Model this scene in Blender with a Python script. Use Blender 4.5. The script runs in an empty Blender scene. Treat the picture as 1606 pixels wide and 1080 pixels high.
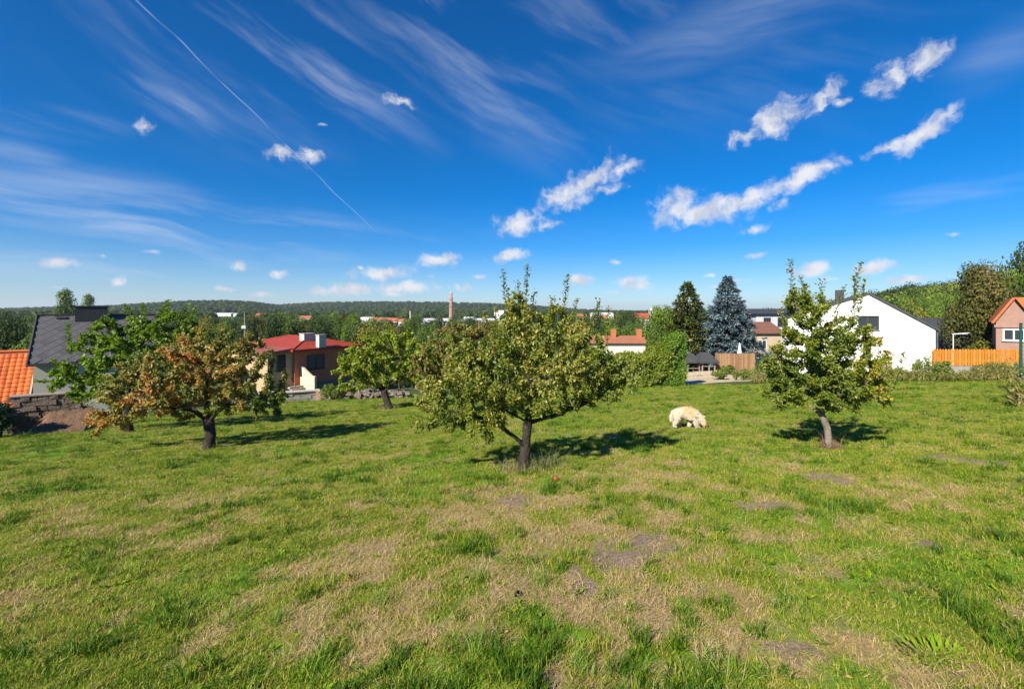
import bpy, math, random
import numpy as np
from mathutils import Vector, Matrix

random.seed(7)
RNG = np.random.default_rng(11)
scene = bpy.context.scene
COL = scene.collection

# ------------------------------------------------------------------ camera
F = 700.0                       # focal length in pixels of the 1606 px wide photograph
CX, HY = 803.0, 488.0           # principal column, eye-level row
cam_data = bpy.data.cameras.new('camera')
cam = bpy.data.objects.new('camera', cam_data)
COL.objects.link(cam)
cam.location = (0, 0, 0)
cam.rotation_euler = (math.radians(90), 0, 0)
cam_data.sensor_width = 36
cam_data.lens = 36 * F / 1606
cam_data.shift_y = -(540 - HY) / 1606
cam_data.clip_start = 0.05
cam_data.clip_end = 20000
scene.camera = cam
cy = scene.cycles
cy.max_bounces = 4; cy.diffuse_bounces = 2; cy.glossy_bounces = 2; cy.transmission_bounces = 3; cy.transparent_max_bounces = 4
cy.caustics_reflective = False; cy.caustics_refractive = False

# ------------------------------------------------------------------ sun, exposure
ELEV = math.radians(35)
SUN_H = Vector((-0.60, -0.80, 0)).normalized()        # horizontal direction towards the sun
to_sun = Vector((SUN_H.x * math.cos(ELEV), SUN_H.y * math.cos(ELEV), math.sin(ELEV)))
sun_data = bpy.data.lights.new('sun', 'SUN')
sun_data.energy = 4.6
sun_data.angle = math.radians(0.55)
sun_data.color = (1.0, 0.93, 0.80)
sun = bpy.data.objects.new('sun', sun_data)
COL.objects.link(sun)
sun.location = (-30, -40, 40)
sun.rotation_euler = (-to_sun).to_track_quat('-Z', 'Y').to_euler()
vs = scene.view_settings
vs.view_transform = 'Standard'
vs.look = 'None'
vs.gamma = 1.0
vs.use_curve_mapping = False
vs.exposure = 1.05

# ------------------------------------------------------------------ node helpers
class NT:
    def __init__(self, tree):
        self.t = tree
        self.n = tree.nodes
        self.l = tree.links
    def node(self, typ, **kw):
        nd = self.n.new(typ)
        for k, v in kw.items():
            setattr(nd, k, v)
        return nd
    def put(self, sock, val):
        if val is None:
            return
        if isinstance(val, bpy.types.NodeSocket):
            self.l.new(val, sock)
        else:
            sock.default_value = val
    def math(self, op, a, b=None, c=None, clamp=False):
        nd = self.node('ShaderNodeMath', operation=op, use_clamp=clamp)
        self.put(nd.inputs[0], a)
        self.put(nd.inputs[1], b)
        self.put(nd.inputs[2], c)
        return nd.outputs[0]
    def vmath(self, op, a, b=None):
        nd = self.node('ShaderNodeVectorMath', operation=op)
        self.put(nd.inputs[0], a)
        self.put(nd.inputs[1], b)
        return nd.outputs['Value'] if op in ('LENGTH', 'DOT_PRODUCT') else nd.outputs[0]
    def noise(self, vec, scale, detail=4, rough=0.55, dist=0.0, out='Fac', dim='3D'):
        nd = self.node('ShaderNodeTexNoise', noise_dimensions=dim)
        self.put(nd.inputs['Vector'], vec)
        nd.inputs['Scale'].default_value = scale
        nd.inputs['Detail'].default_value = detail
        nd.inputs['Roughness'].default_value = rough
        nd.inputs['Distortion'].default_value = dist
        return nd.outputs[out]
    def smooth(self, val, lo, hi, a=0.0, b=1.0):
        nd = self.node('ShaderNodeMapRange', interpolation_type='SMOOTHSTEP')
        self.put(nd.inputs['Value'], val)
        self.put(nd.inputs['From Min'], lo)
        self.put(nd.inputs['From Max'], hi)
        nd.inputs['To Min'].default_value = a
        nd.inputs['To Max'].default_value = b
        return nd.outputs[0]
    def mix(self, fac, a, b, blend='MIX'):
        nd = self.node('ShaderNodeMix', data_type='RGBA', blend_type=blend)
        self.put(nd.inputs[0], fac)
        self.put(nd.inputs[6], a if isinstance(a, bpy.types.NodeSocket) else (*a[:3], 1))
        self.put(nd.inputs[7], b if isinstance(b, bpy.types.NodeSocket) else (*b[:3], 1))
        return nd.outputs[2]
    def ramp(self, fac, stops):
        nd = self.node('ShaderNodeValToRGB')
        self.put(nd.inputs[0], fac)
        el = nd.color_ramp.elements
        while len(el) < len(stops):
            el.new(0.5)
        for e, (p, c) in zip(el, stops):
            e.position = p
            e.color = (*c, 1)
        return nd.outputs[0]

def px_dir(px, py):
    return Vector(((px - CX) / F, 1.0, -(py - HY) / F)).normalized()
def px_ae(px, py):
    d = px_dir(px, py)
    return math.atan2(d.x, d.y), math.asin(d.z)

# ------------------------------------------------------------------ world: sky with clouds
world = bpy.data.worlds.new('World')
scene.world = world
world.use_nodes = True
world.cycles.sampling_method = 'NONE'
W = NT(world.node_tree)
W.n.clear()
sky = W.node('ShaderNodeTexSky', sky_type='NISHITA')
sky.sun_disc = False
sky.sun_elevation = ELEV
sky.sun_rotation = math.atan2(SUN_H.x, SUN_H.y)
sky.altitude = 300
sky.air_density = 1.0
sky.dust_density = 0.25
sky.ozone_density = 3.0
hsv = W.node('ShaderNodeHueSaturation')
hsv.inputs['Saturation'].default_value = 1.42
hsv.inputs['Value'].default_value = 1.0
W.l.new(W.mix(1.0, sky.outputs[0], (.74, .90, 1.16), 'MULTIPLY'), hsv.inputs['Color'])
gam = W.node('ShaderNodeGamma')
gam.inputs['Gamma'].default_value = 1.0
W.l.new(hsv.outputs[0], gam.inputs['Color'])
skycol = gam.outputs[0]

tc = W.node('ShaderNodeTexCoord')
D = tc.outputs['Generated']
sep = W.node('ShaderNodeSeparateXYZ')
W.l.new(D, sep.inputs[0])
az = W.math('ARCTAN2', sep.outputs[0], sep.outputs[1])
el = W.math('ARCSINE', sep.outputs[2])
comb = W.node('ShaderNodeCombineXYZ')
W.l.new(az, comb.inputs[0])
W.l.new(el, comb.inputs[1])
P = comb.outputs[0]
# warp that grows with elevation, so near-horizon clouds stay small and crisp
amp = W.math('MULTIPLY_ADD', el, 0.11, 0.006)
wn = W.noise(P, 16, 5, 0.62, out='Color', dim='2D')
wn2 = W.vmath('SUBTRACT', wn, (0.5, 0.5, 0.5))
scl = W.node('ShaderNodeVectorMath', operation='SCALE')
W.l.new(wn2, scl.inputs[0])
W.l.new(amp, scl.inputs['Scale'])
PW0 = W.vmath('ADD', P, scl.outputs[0])
PW = W.vmath('ADD', W.vmath('MULTIPLY', PW0, (1, 1, 0)), (0, 0, 1))   # z = 1 makes each ellipse two dot products
PH = W.vmath('ADD', P, (0, 0, 1))

# px, py, half width, half height, rotation (deg, + = rising to the right), weight
CLOUDS = [
    (1062, 327, 38, 26, 5, 1.0), (1110, 332, 70, 20, 5, 1.0), (1180, 312, 70, 17, 18, 1.0), (1262, 277, 62, 15, 20, 1.0), (1225, 318, 30, 14, 30, .55),
    (890, 305, 44, 20, 12, 1.0), (935, 275, 46, 17, 35, .95), (975, 265, 34, 16, 15, .72), (955, 298, 40, 9, 5, .7),
    (816, 350, 38, 16, 4, 1.0), (855, 353, 26, 9, 10, .85),
    (1222, 184, 44, 22, 22, 1.0), (1170, 214, 40, 11, 14, .8), (1290, 155, 38, 15, 38, .9), (1325, 158, 26, 10, 20, .7), (1285, 172, 40, 7, 15, .7),
    (1400, 122, 46, 22, 22, .85), (1448, 94, 44, 22, 35, .85),
    (1450, 210, 60, 13, 30, 1.0), (1395, 232, 38, 9, 14, .9), (1488, 182, 34, 12, 40, .85),
    (1185, 359, 28, 8, 14, .85), (1190, 398, 20, 6, 8, .7), (1270, 422, 28, 10, 6, 1.15), (1372, 420, 25, 9, 6, 1.15), (1425, 436, 55, 9, 6, .8), (1300, 436, 34, 6, 0, .6), (1502, 366, 24, 5, 0, .55),
    (690, 408, 25, 9, 4, 1.2), (798, 400, 26, 9, 8, 1.1), (755, 436, 14, 5, 0, .75), (912, 440, 20, 9, 4, 1.15), (986, 440, 28, 8, 0, .95), (1003, 449, 18, 8, 0, 1.1), (970, 409, 16, 6, 0, .6), (958, 458, 26, 5, 0, .5), (1115, 433, 28, 5, 6, .5), (1160, 440, 24, 6, 0, .6), (1120, 450, 22, 5, 0, .45),
    (445, 240, 38, 13, 0, .8), (485, 243, 26, 15, 10, .75), (630, 158, 24, 9, 0, .75), (508, 198, 9, 7, 0, .6), (228, 196, 24, 15, -15, .75),
    (88, 412, 34, 7, 0, 1.0), (183, 444, 14, 8, 10, .95), (374, 416, 11, 8, 0, .9), (437, 428, 13, 7, 5, .9), (240, 396, 16, 6, 0, .65), (160, 399, 14, 6, 0, .55),
    (600, 428, 44, 10, 3, 1.0), (565, 420, 9, 5, 0, .7), (540, 454, 48, 9, 3, 1.1), (500, 458, 22, 6, 0, .8), (640, 450, 36, 9, 3, 1.1), (620, 460, 20, 6, 0, .8), (720, 452, 36, 8, 0, .7), (410, 461, 18, 6, 4, .95), (352, 454, 24, 6, 0, .8), (470, 440, 24, 4, 0, .4), (675, 434, 20, 5, 0, .5), (85, 450, 30, 4, 0, .4), (60, 470, 60, 5, 0, .4),
]
def ellipse(vec, px, py, hw, hh, rot):
    """normalised distance from the centre of an ellipse on the sky"""
    a, e = px_ae(px, py)
    ca = math.cos(a); c, s_ = math.cos(math.radians(rot)), math.sin(math.radians(rot))
    sx, sy = hw / F * ca * ca, hh / F * ca
    q1 = W.vmath('DOT_PRODUCT', vec, (c / sx, s_ / sx, -(c * a + s_ * e) / sx))
    q2 = W.vmath('DOT_PRODUCT', vec, (-s_ / sy, c / sy, -(-s_ * a + c * e) / sy))
    return W.math('SQRT', W.math('MULTIPLY_ADD', q1, q1, W.math('MULTIPLY', q2, q2)))
fine = W.math('MULTIPLY_ADD', W.noise(PW, 34, 7, 0.60, dim='2D'), 1.7, -0.90)
# thicker parts show a grey base
shade = W.noise(W.vmath('ADD', PW, (0.01, 0.016, 0)), 22, 3, 0.55, dim='2D')
shade = W.smooth(shade, 0.36, 0.68)
CW = 8.2
cloudcol = W.mix(shade, (CW * .98, CW * .98, CW), (CW * .70, CW * .74, CW * .82))

# high ice cloud: streaked noise, stronger in some parts of the sky
wv = W.vmath('SUBTRACT', W.noise(P, 3.5, 2, 0.5, out='Color', dim='2D'), (0.5, 0.5, 0.5))
s2 = W.node('ShaderNodeVectorMath', operation='SCALE')
W.l.new(wv, s2.inputs[0])
s2.inputs['Scale'].default_value = 0.05
PV = W.vmath('ADD', P, s2.outputs[0])
def cirrus(region, rot, sx, sy, scale, lo, hi, strength):
    rr = None
    for (px, py, hw, hh, r2, k) in region:
        v = W.smooth(ellipse(PH, px, py, hw, hh, r2), 1.0, 0.1, 0, k)
        rr = v if rr is None else W.math('MAXIMUM', rr, v)
    c, s_ = math.cos(math.radians(rot)), math.sin(math.radians(rot))
    cb = W.node('ShaderNodeCombineXYZ')
    W.l.new(W.vmath('DOT_PRODUCT', PV, (c / sx, s_ / sx, 0)), cb.inputs[0])
    W.l.new(W.vmath('DOT_PRODUCT', PV, (-s_ / sy, c / sy, 0)), cb.inputs[1])
    st = W.smooth(W.noise(cb.outputs[0], scale, 6, 0.6, 0.0, dim='2D'), lo, hi)
    return W.math('MULTIPLY', W.math('MULTIPLY', st, rr), strength)
c1 = cirrus([(470, 80, 330, 110, -22, 1), (270, 165, 130, 34, -22, 1), (700, 50, 380, 120, -35, .75), (860, 60, 110, 60, 30, .6), (310, 90, 420, 160, -20, .35), (800, -60, 900, 200, -15, .45)], -24, 6.0, 1.0, 14, .40, .84, .42)
c2 = cirrus([(90, 195, 170, 34, 6, 1), (30, 240, 130, 30, 0, .7), (300, 350, 620, 80, -3, 1.0), (200, 415, 480, 60, 0, .8), (900, 380, 700, 40, 2, .35), (1450, 320, 280, 40, 6, .6), (1200, 20, 420, 60, 6, .4), (1580, 80, 160, 60, 20, .35)], -5, 8.0, 1.0, 12, .32, .80, .58)
veil = W.smooth(el, 0.26, -0.02, 0.0, 0.20)       # thin high haze thickening to the horizon all round
# contrail along a great circle
d0, d1 = px_dir(205, -10), px_dir(603, 377)
nrm = d0.cross(d1).normalized()
wob = W.math('MULTIPLY_ADD', W.noise(P, 14, 1, 0.5, dim='2D'), 0.008, -0.004)
off = W.math('ABSOLUTE', W.math('ADD', W.vmath('DOT_PRODUCT', D, tuple(nrm)), wob))
fwd = W.vmath('DOT_PRODUCT', D, tuple(d1))
width = W.smooth(fwd, 1.0, 0.75, 0.0013, 0.0028)
ct = W.math('SUBTRACT', 1.0, W.math('DIVIDE', off, width), clamp=True)
tang = nrm.cross(d1).normalized()
beyond = W.smooth(W.vmath('DOT_PRODUCT', D, tuple(tang)), 0.004, -0.03)
front = W.smooth(fwd, 0.3, 0.6)
ct = W.math('MULTIPLY', W.math('MULTIPLY', ct, W.math('MULTIPLY', beyond, front)), W.smooth(W.noise(P, 20, 1, dim='2D'), .25, .6, .10, .33))

sumc = W.math('MAXIMUM', W.math('MAXIMUM', c1, c2), W.math('MAXIMUM', veil, ct))
c_hi_plain = W.mix(veil, skycol, (CW * .80, CW * .88, CW * 1.0))
c_hi = W.mix(sumc, skycol, (CW * .80, CW * .88, CW * 1.0))
# cumulus, evaluated sector by sector (each azimuth sector only tests the clouds that reach into it)
def background(col):
    bg = W.node('ShaderNodeBackground')
    W.l.new(col, bg.inputs[0])
    bg.inputs[1].default_value = 0.055
    return bg.outputs[0]
def sector(lo, hi):
    acc = None
    for (px, py, hw, hh, rot, wgt) in CLOUDS:
        a, e = px_ae(px, py)
        if a + 1.5 * hw / F + .05 < lo or a - 1.5 * hw / F - .05 > hi:
            continue
        m_ = W.math('SUBTRACT', wgt, ellipse(PW, px, py, 1.35 * hw, 1.35 * hh, rot))
        acc = m_ if acc is None else W.math('MAXIMUM', acc, m_)
    cum = W.math('MULTIPLY', W.smooth(W.math('ADD', acc, fine), -0.08, 0.95), 0.92)
    return background(W.mix(cum, c_hi, cloudcol))
EDGES = [-.95, -.55, -.38, -.20, -.06, .12, .30, .48, .62, .95]
shader = background(c_hi_plain)
shader_plain = shader
sect = [sector(EDGES[i], EDGES[i + 1]) for i in range(len(EDGES) - 1)]
def tree_(lo, hi):
    if hi - lo == 1:
        return sect[lo]
    mid = (lo + hi) // 2
    mx = W.node('ShaderNodeMixShader')
    W.l.new(W.math('GREATER_THAN', az, EDGES[mid]), mx.inputs[0])
    W.l.new(tree_(lo, mid), mx.inputs[1]); W.l.new(tree_(mid, hi), mx.inputs[2])
    return mx.outputs[0]
clouded = tree_(0, len(sect))
mx = W.node('ShaderNodeMixShader')
W.l.new(W.math('MULTIPLY', W.math('LESS_THAN', W.math('ABSOLUTE', az), .95), W.math('MULTIPLY', W.math('LESS_THAN', el, .8), W.math('GREATER_THAN', el, -.02))), mx.inputs[0])
W.l.new(shader_plain, mx.inputs[1]); W.l.new(clouded, mx.inputs[2])
wo = W.node('ShaderNodeOutputWorld')
W.l.new(mx.outputs[0], wo.inputs[0])

# ------------------------------------------------------------------ numpy noise
def _hash(ix, iy, seed):
    h = (ix.astype(np.int64) * 374761393 + iy.astype(np.int64) * 668265263 + seed * 1442695041) & 0xFFFFFFFF
    h = ((h ^ (h >> 13)) * 1274126177) & 0xFFFFFFFF
    h = h ^ (h >> 16)
    return (h & 0xFFFF) / 65535.0
def vnoise(x, y, seed=0):
    x = np.asarray(x, float); y = np.asarray(y, float)
    ix = np.floor(x); iy = np.floor(y)
    fx = x - ix; fy = y - iy
    fx = fx * fx * (3 - 2 * fx); fy = fy * fy * (3 - 2 * fy)
    a = _hash(ix, iy, seed); b = _hash(ix + 1, iy, seed)
    c = _hash(ix, iy + 1, seed); d = _hash(ix + 1, iy + 1, seed)
    return (a * (1 - fx) + b * fx) * (1 - fy) + (c * (1 - fx) + d * fx) * fy
def fbm(x, y, oct=4, seed=0, gain=0.5):
    s = 0; amp = 1; tot = 0
    for o in range(oct):
        s = s + amp * vnoise(np.asarray(x) * 2 ** o + 17.3 * o, np.asarray(y) * 2 ** o - 9.1 * o, seed + o)
        tot += amp
        amp *= gain
    return s / tot
def sstep(lo, hi, x):
    t = np.clip((np.asarray(x, float) - lo) / (hi - lo), 0, 1)
    return t * t * (3 - 2 * t)

# ------------------------------------------------------------------ ground height
A_SL, B_SL = 0.135, 0.045
def lawn_plane(X, Y):
    return -1.65 - A_SL * Y + B_SL * X
HILL_X = [-3.0, -1.4, -1.15, -.93, -.79, -.72, -.65, -.575, -.52, -.43, -.35, -.26, -.15, -.03, .04, .14, .22, .42, .6, 1.0, 3]
HILL_Y = [486, 484, 486, 482, 476, 473, 473, 476, 479, 475.5, 474, 475, 475, 477, 479, 485, 488, 488, 486, 470, 470]
def gz(X, Y):
    X = np.asarray(X, float); Y = np.asarray(Y, float)
    R = np.hypot(X, Y)
    Yl = np.where(Y < -15, -15 + (Y + 15) * 0.2, Y)
    Xl = np.clip(X, -60, 60)
    near = lawn_plane(Xl, np.clip(Yl, -60, 120))
    near = near + (fbm(X * 0.35, Y * 0.35, 3, 5) - 0.5) * 0.22 * sstep(1.5, 6, R) + (fbm(X * 3, Y * 3, 2, 9) - .5) * 0.05
    # garden terrace of the neighbours
    near = near + 0.55 * np.exp(-(((X - 22) / 7) ** 2 + ((Y - 50) / 8) ** 2))
    u = X / np.maximum(Y, 1e-3)
    u = np.where(Y <= 1, np.sign(X) * 3, u)
    crest = (488 - np.interp(u, HILL_X, HILL_Y)) / 700.0          # tangent of crest elevation
    left = sstep(-.50, -.60, u)
    d = 2100 - 600 * left                                         # distance of the ridge
    yy = np.maximum(Y, 0)
    rise = sstep(.48, 1.0, yy / d)
    top = crest * d - 9                                            # trees add the rest
    far = -15 + (top + 15) * rise + (fbm(X * .004, Y * .004, 3, 3) - .5) * 6
    far = far - 40 * sstep(1.0, 1.8, yy / d)
    right = sstep(.50, .95, u) * sstep(50, 330, R) * (Y > 1)
    far = far + 18 * right * (1 - sstep(600, 1500, R) * .6)
    w = sstep(60, 118, R)
    return near * (1 - w) + far * w
def gz1(x, y):
    return float(gz(np.array([x]), np.array([y]))[0])
def at(px, py, Y):
    return Vector(((px - CX) / F * Y, Y, -(py - HY) / F * Y))
def gpx(px, Y):
    x = (px - CX) / F * Y
    return Vector((x, Y, gz1(x, Y)))
def hit(px, py):
    """ground point seen at a pixel (lawn only)"""
    u = (px - CX) / F; v = (py - HY) / F
    y = 1.65 / max(v - A_SL + B_SL * u, 0.02)
    for _ in range(6):
        z = gz1(u * y, y)
        y = y + (-v * y - z) * -1 / max(v - A_SL, .03) * -0.6 if False else y * (0.4 + 0.6 * (-z) / (v * y))
    return Vector((u * y, y, gz1(u * y, y)))

# ------------------------------------------------------------------ mesh helpers
def np_mesh(name, V, faces, k, attrs=None, smooth=False):
    """V (n,3), faces (m,k)"""
    V = np.asarray(V, np.float32); faces = np.asarray(faces, np.int32)
    me = bpy.data.meshes.new(name)
    me.vertices.add(len(V)); me.vertices.foreach_set('co', V.ravel())
    m = len(faces)
    me.loops.add(m * k); me.loops.foreach_set('vertex_index', faces.ravel())
    me.polygons.add(m)
    me.polygons.foreach_set('loop_start', np.arange(0, m * k, k, dtype=np.int32))
    try:
        me.polygons.foreach_set('loop_total', np.full(m, k, np.int32))
    except Exception:
        pass
    if attrs:
        for an, (dom, arr) in attrs.items():
            at_ = me.attributes.new(an, 'FLOAT', dom)
            at_.data.foreach_set('value', np.asarray(arr, np.float32))
    if smooth:
        me.polygons.foreach_set('use_smooth', np.ones(m, bool))
    me.update(calc_edges=True)
    me.validate()
    return me

def link(name, me, mat, parent=None, loc=None):
    o = bpy.data.objects.new(name, me)
    COL.objects.link(o)
    if mat is not None and me is not None and len(me.materials) == 0:
        me.materials.append(mat)
    if parent:
        o.parent = parent
    if loc is not None:
        o.location = loc
    return o
def tag(o, label=None, cat=None, group=None, kind=None):
    if label: o['label'] = label
    if cat: o['category'] = cat
    if group: o['group'] = group
    if kind: o['kind'] = kind
    return o
def thing(name, label, cat, loc, group=None, rz=0):
    o = bpy.data.objects.new(name, None)
    COL.objects.link(o)
    o.empty_display_size = 0.2
    o.location = loc
    o.rotation_euler = (0, 0, rz)
    return tag(o, label, cat, group)

class MB:
    """collects polygons in world coordinates"""
    def __init__(self):
        self.v = []; self.f = []
    def poly(self, pts):
        b = len(self.v)
        self.v += [tuple(p) for p in pts]
        self.f.append(tuple(range(b, b + len(pts))))
        return self
    def hexa(self, p):
        b = len(self.v)
        self.v += [tuple(q) for q in p]
        for f in ((0, 3, 2, 1), (4, 5, 6, 7), (0, 1, 5, 4), (1, 2, 6, 5), (2, 3, 7, 6), (3, 0, 4, 7)):
            self.f.append(tuple(b + i for i in f))
        return self
    def box(self, o, ex, ey, ez):
        """o corner, three edge vectors"""
        o, ex, ey, ez = map(Vector, (o, ex, ey, ez))
        return self.hexa([o, o + ex, o + ex + ey, o + ey, o + ez, o + ex + ez, o + ex + ey + ez, o + ey + ez])
    def cbox(self, c, sx, sy, sz, rz=0.0):
        c = Vector(c)
        ex = Vector((math.cos(rz), math.sin(rz), 0)) * sx
        ey = Vector((-math.sin(rz), math.cos(rz), 0)) * sy
        return self.box(c - ex / 2 - ey / 2, ex, ey, (0, 0, sz))
    def prism(self, pts, d):
        """polygon pts extruded by d"""
        d = Vector(d); pts = [Vector(p) for p in pts]; n = len(pts); b = len(self.v)
        self.v += [tuple(p) for p in pts] + [tuple(p + d) for p in pts]
        self.f.append(tuple(b + i for i in range(n))[::-1])
        self.f.append(tuple(b + n + i for i in range(n)))
        for i in range(n):
            j = (i + 1) % n
            self.f.append((b + i, b + j, b + n + j, b + n + i))
        return self
    def tube(self, pts, rad, n=8, cap=True):
        pts = [Vector(p) for p in pts]
        if not hasattr(rad, '__len__'):
            rad = [rad] * len(pts)
        b = len(self.v); m = len(pts)
        for i, p in enumerate(pts):
            t = (pts[min(i + 1, m - 1)] - pts[max(i - 1, 0)]).normalized()
            a = t.cross(Vector((0, 0, 1)) if abs(t.z) < .9 else Vector((1, 0, 0))).normalized()
            c = t.cross(a)
            for k in range(n):
                th = 2 * math.pi * k / n
                self.v.append(tuple(p + (a * math.cos(th) + c * math.sin(th)) * rad[i]))
        for i in range(m - 1):
            for k in range(n):
                k2 = (k + 1) % n
                self.f.append((b + i * n + k, b + i * n + k2, b + (i + 1) * n + k2, b + (i + 1) * n + k))
        if cap:
            self.f.append(tuple(b + k for k in range(n))[::-1])
            self.f.append(tuple(b + (m - 1) * n + k for k in range(n)))
        return self
    def lathe(self, c, prof, n=12):
        """prof: list of (r, z)"""
        c = Vector(c); b = len(self.v); m = len(prof)
        for r, z in prof:
            for k in range(n):
                th = 2 * math.pi * k / n
                self.v.append((c.x + r * math.cos(th), c.y + r * math.sin(th), c.z + z))
        for i in range(m - 1):
            for k in range(n):
                k2 = (k + 1) % n
                self.f.append((b + i * n + k, b + i * n + k2, b + (i + 1) * n + k2, b + (i + 1) * n + k))
        self.f.append(tuple(b + k for k in range(n))[::-1])
        self.f.append(tuple(b + (m - 1) * n + k for k in range(n)))
        return self
    def build(self, name, mat, parent=None, smooth=False, origin=None):
        o = Vector(origin) if origin is not None else (Vector(parent.matrix_basis.translation) if parent else Vector((0, 0, 0)))
        if parent and parent.parent:
            o = Vector(parent.parent.matrix_basis.translation) + Vector(parent.matrix_basis.translation)
        me = bpy.data.meshes.new(name)
        me.from_pydata([(v[0] - o.x, v[1] - o.y, v[2] - o.z) for v in self.v], [], self.f)
        if smooth:
            me.polygons.foreach_set('use_smooth', [True] * len(me.polygons))
        me.update()
        ob = link(name, me, mat, parent)
        if not parent:
            ob.location = o
        return ob

# ------------------------------------------------------------------ materials
MATS = {}
def principled(name):
    m = bpy.data.materials.new(name)
    m.use_nodes = True
    N = NT(m.node_tree)
    b = N.n['Principled BSDF']
    return m, N, b
def surf(name, c1, c2=None, scale=6.0, rough=0.8, bump=0.3, bscale=30.0, detail=5, c3=None, spec=0.3, bdist=0.02, coords='Object', stretch=None):
    """two or three toned weathered surface"""
    if name in MATS:
        return MATS[name]
    m, N, b = principled(name)
    tcn = N.node('ShaderNodeTexCoord')
    vec = tcn.outputs[coords]
    if stretch:
        mp = N.node('ShaderNodeMapping')
        N.l.new(vec, mp.inputs[0]); mp.inputs['Scale'].default_value = stretch
        vec = mp.outputs[0]
    c2 = c2 or tuple(x * .8 for x in c1)
    n1 = N.noise(vec, scale, detail, 0.6)
    col = N.mix(N.smooth(n1, .3, .7), c1, c2)
    if c3:
        n2 = N.noise(vec, scale * 3.7, 4, 0.65)
        col = N.mix(N.smooth(n2, .52, .72), col, c3)
    N.l.new(col, b.inputs['Base Color'])
    b.inputs['Roughness'].default_value = rough
    b.inputs['Specular IOR Level'].default_value = spec
    if bump:
        bp = N.node('ShaderNodeBump')
        bp.inputs['Strength'].default_value = bump
        bp.inputs['Distance'].default_value = bdist
        N.l.new(N.noise(vec, bscale, 5, 0.65), bp.inputs['Height'])
        N.l.new(bp.outputs[0], b.inputs['Normal'])
    MATS[name] = m
    return m
def leafmat(name, stops, rough=0.45, trans=0.35, spec=0.35, back=1.25):
    """stops: colour ramp over the 'tint' attribute"""
    if name in MATS:
        return MATS[name]
    m, N, b = principled(name)
    a = N.node('ShaderNodeAttribute', attribute_name='tint')
    col = N.ramp(a.outputs['Fac'], stops)
    g = N.node('ShaderNodeNewGeometry')
    hs = N.node('ShaderNodeHueSaturation')
    hs.inputs['Saturation'].default_value = .8
    hs.inputs['Value'].default_value = back
    N.l.new(col, hs.inputs['Color'])
    N.l.new(N.mix(g.outputs['Backfacing'], col, hs.outputs[0]), b.inputs['Base Color'])
    b.inputs['Roughness'].default_value = rough
    b.inputs['Specular IOR Level'].default_value = spec
    tr = N.node('ShaderNodeBsdfTranslucent')
    hs2 = N.node('ShaderNodeHueSaturation')
    hs2.inputs['Saturation'].default_value = 1.1
    hs2.inputs['Value'].default_value = 1.5
    N.l.new(col, hs2.inputs['Color'])
    N.l.new(hs2.outputs[0], tr.inputs[0])
    ms = N.node('ShaderNodeMixShader')
    ms.inputs[0].default_value = trans
    N.l.new(b.outputs[0], ms.inputs[1]); N.l.new(tr.outputs[0], ms.inputs[2])
    N.l.new(ms.outputs[0], N.n['Material Output'].inputs[0])
    MATS[name] = m
    return m
def brickmat(name, c1, c2, mortar, sx=1.0, bw=.25, bh=.07, axis='XZ'):
    if name in MATS:
        return MATS[name]
    m, N, b = principled(name)
    tcn = N.node('ShaderNodeTexCoord')
    s = N.node('ShaderNodeSeparateXYZ'); N.l.new(tcn.outputs['Object'], s.inputs[0])
    c = N.node('ShaderNodeCombineXYZ')
    N.l.new(N.math('ADD', s.outputs[0], s.outputs[1]), c.inputs[0]); N.l.new(s.outputs[2], c.inputs[1])
    br = N.node('ShaderNodeTexBrick')
    N.l.new(c.outputs[0], br.inputs['Vector'])
    br.inputs['Color1'].default_value = (*c1, 1); br.inputs['Color2'].default_value = (*c2, 1); br.inputs['Mortar'].default_value = (*mortar, 1)
    br.inputs['Scale'].default_value = sx
    br.inputs['Brick Width'].default_value = bw; br.inputs['Row Height'].default_value = bh; br.inputs['Mortar Size'].default_value = .012
    n = N.noise(tcn.outputs['Object'], 3, 5, .6)
    N.l.new(N.mix(N.smooth(n, .35, .7, 0, .45), br.outputs[0], tuple(x * .5 for x in c1)), b.inputs['Base Color'])
    b.inputs['Roughness'].default_value = .85
    bp = N.node('ShaderNodeBump'); bp.inputs['Strength'].default_value = .4; bp.inputs['Distance'].default_value = .01
    bp.invert = True
    N.l.new(br.outputs['Fac'], bp.inputs['Height']); N.l.new(bp.outputs[0], b.inputs['Normal'])
    MATS[name] = m
    return m
def glass(name='window_glass', col=(.03, .04, .05)):
    if name in MATS:
        return MATS[name]
    m, N, b = principled(name)
    b.inputs['Base Color'].default_value = (*col, 1)
    b.inputs['Roughness'].default_value = .06
    b.inputs['Specular IOR Level'].default_value = .35
    MATS[name] = m
    return m

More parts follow.
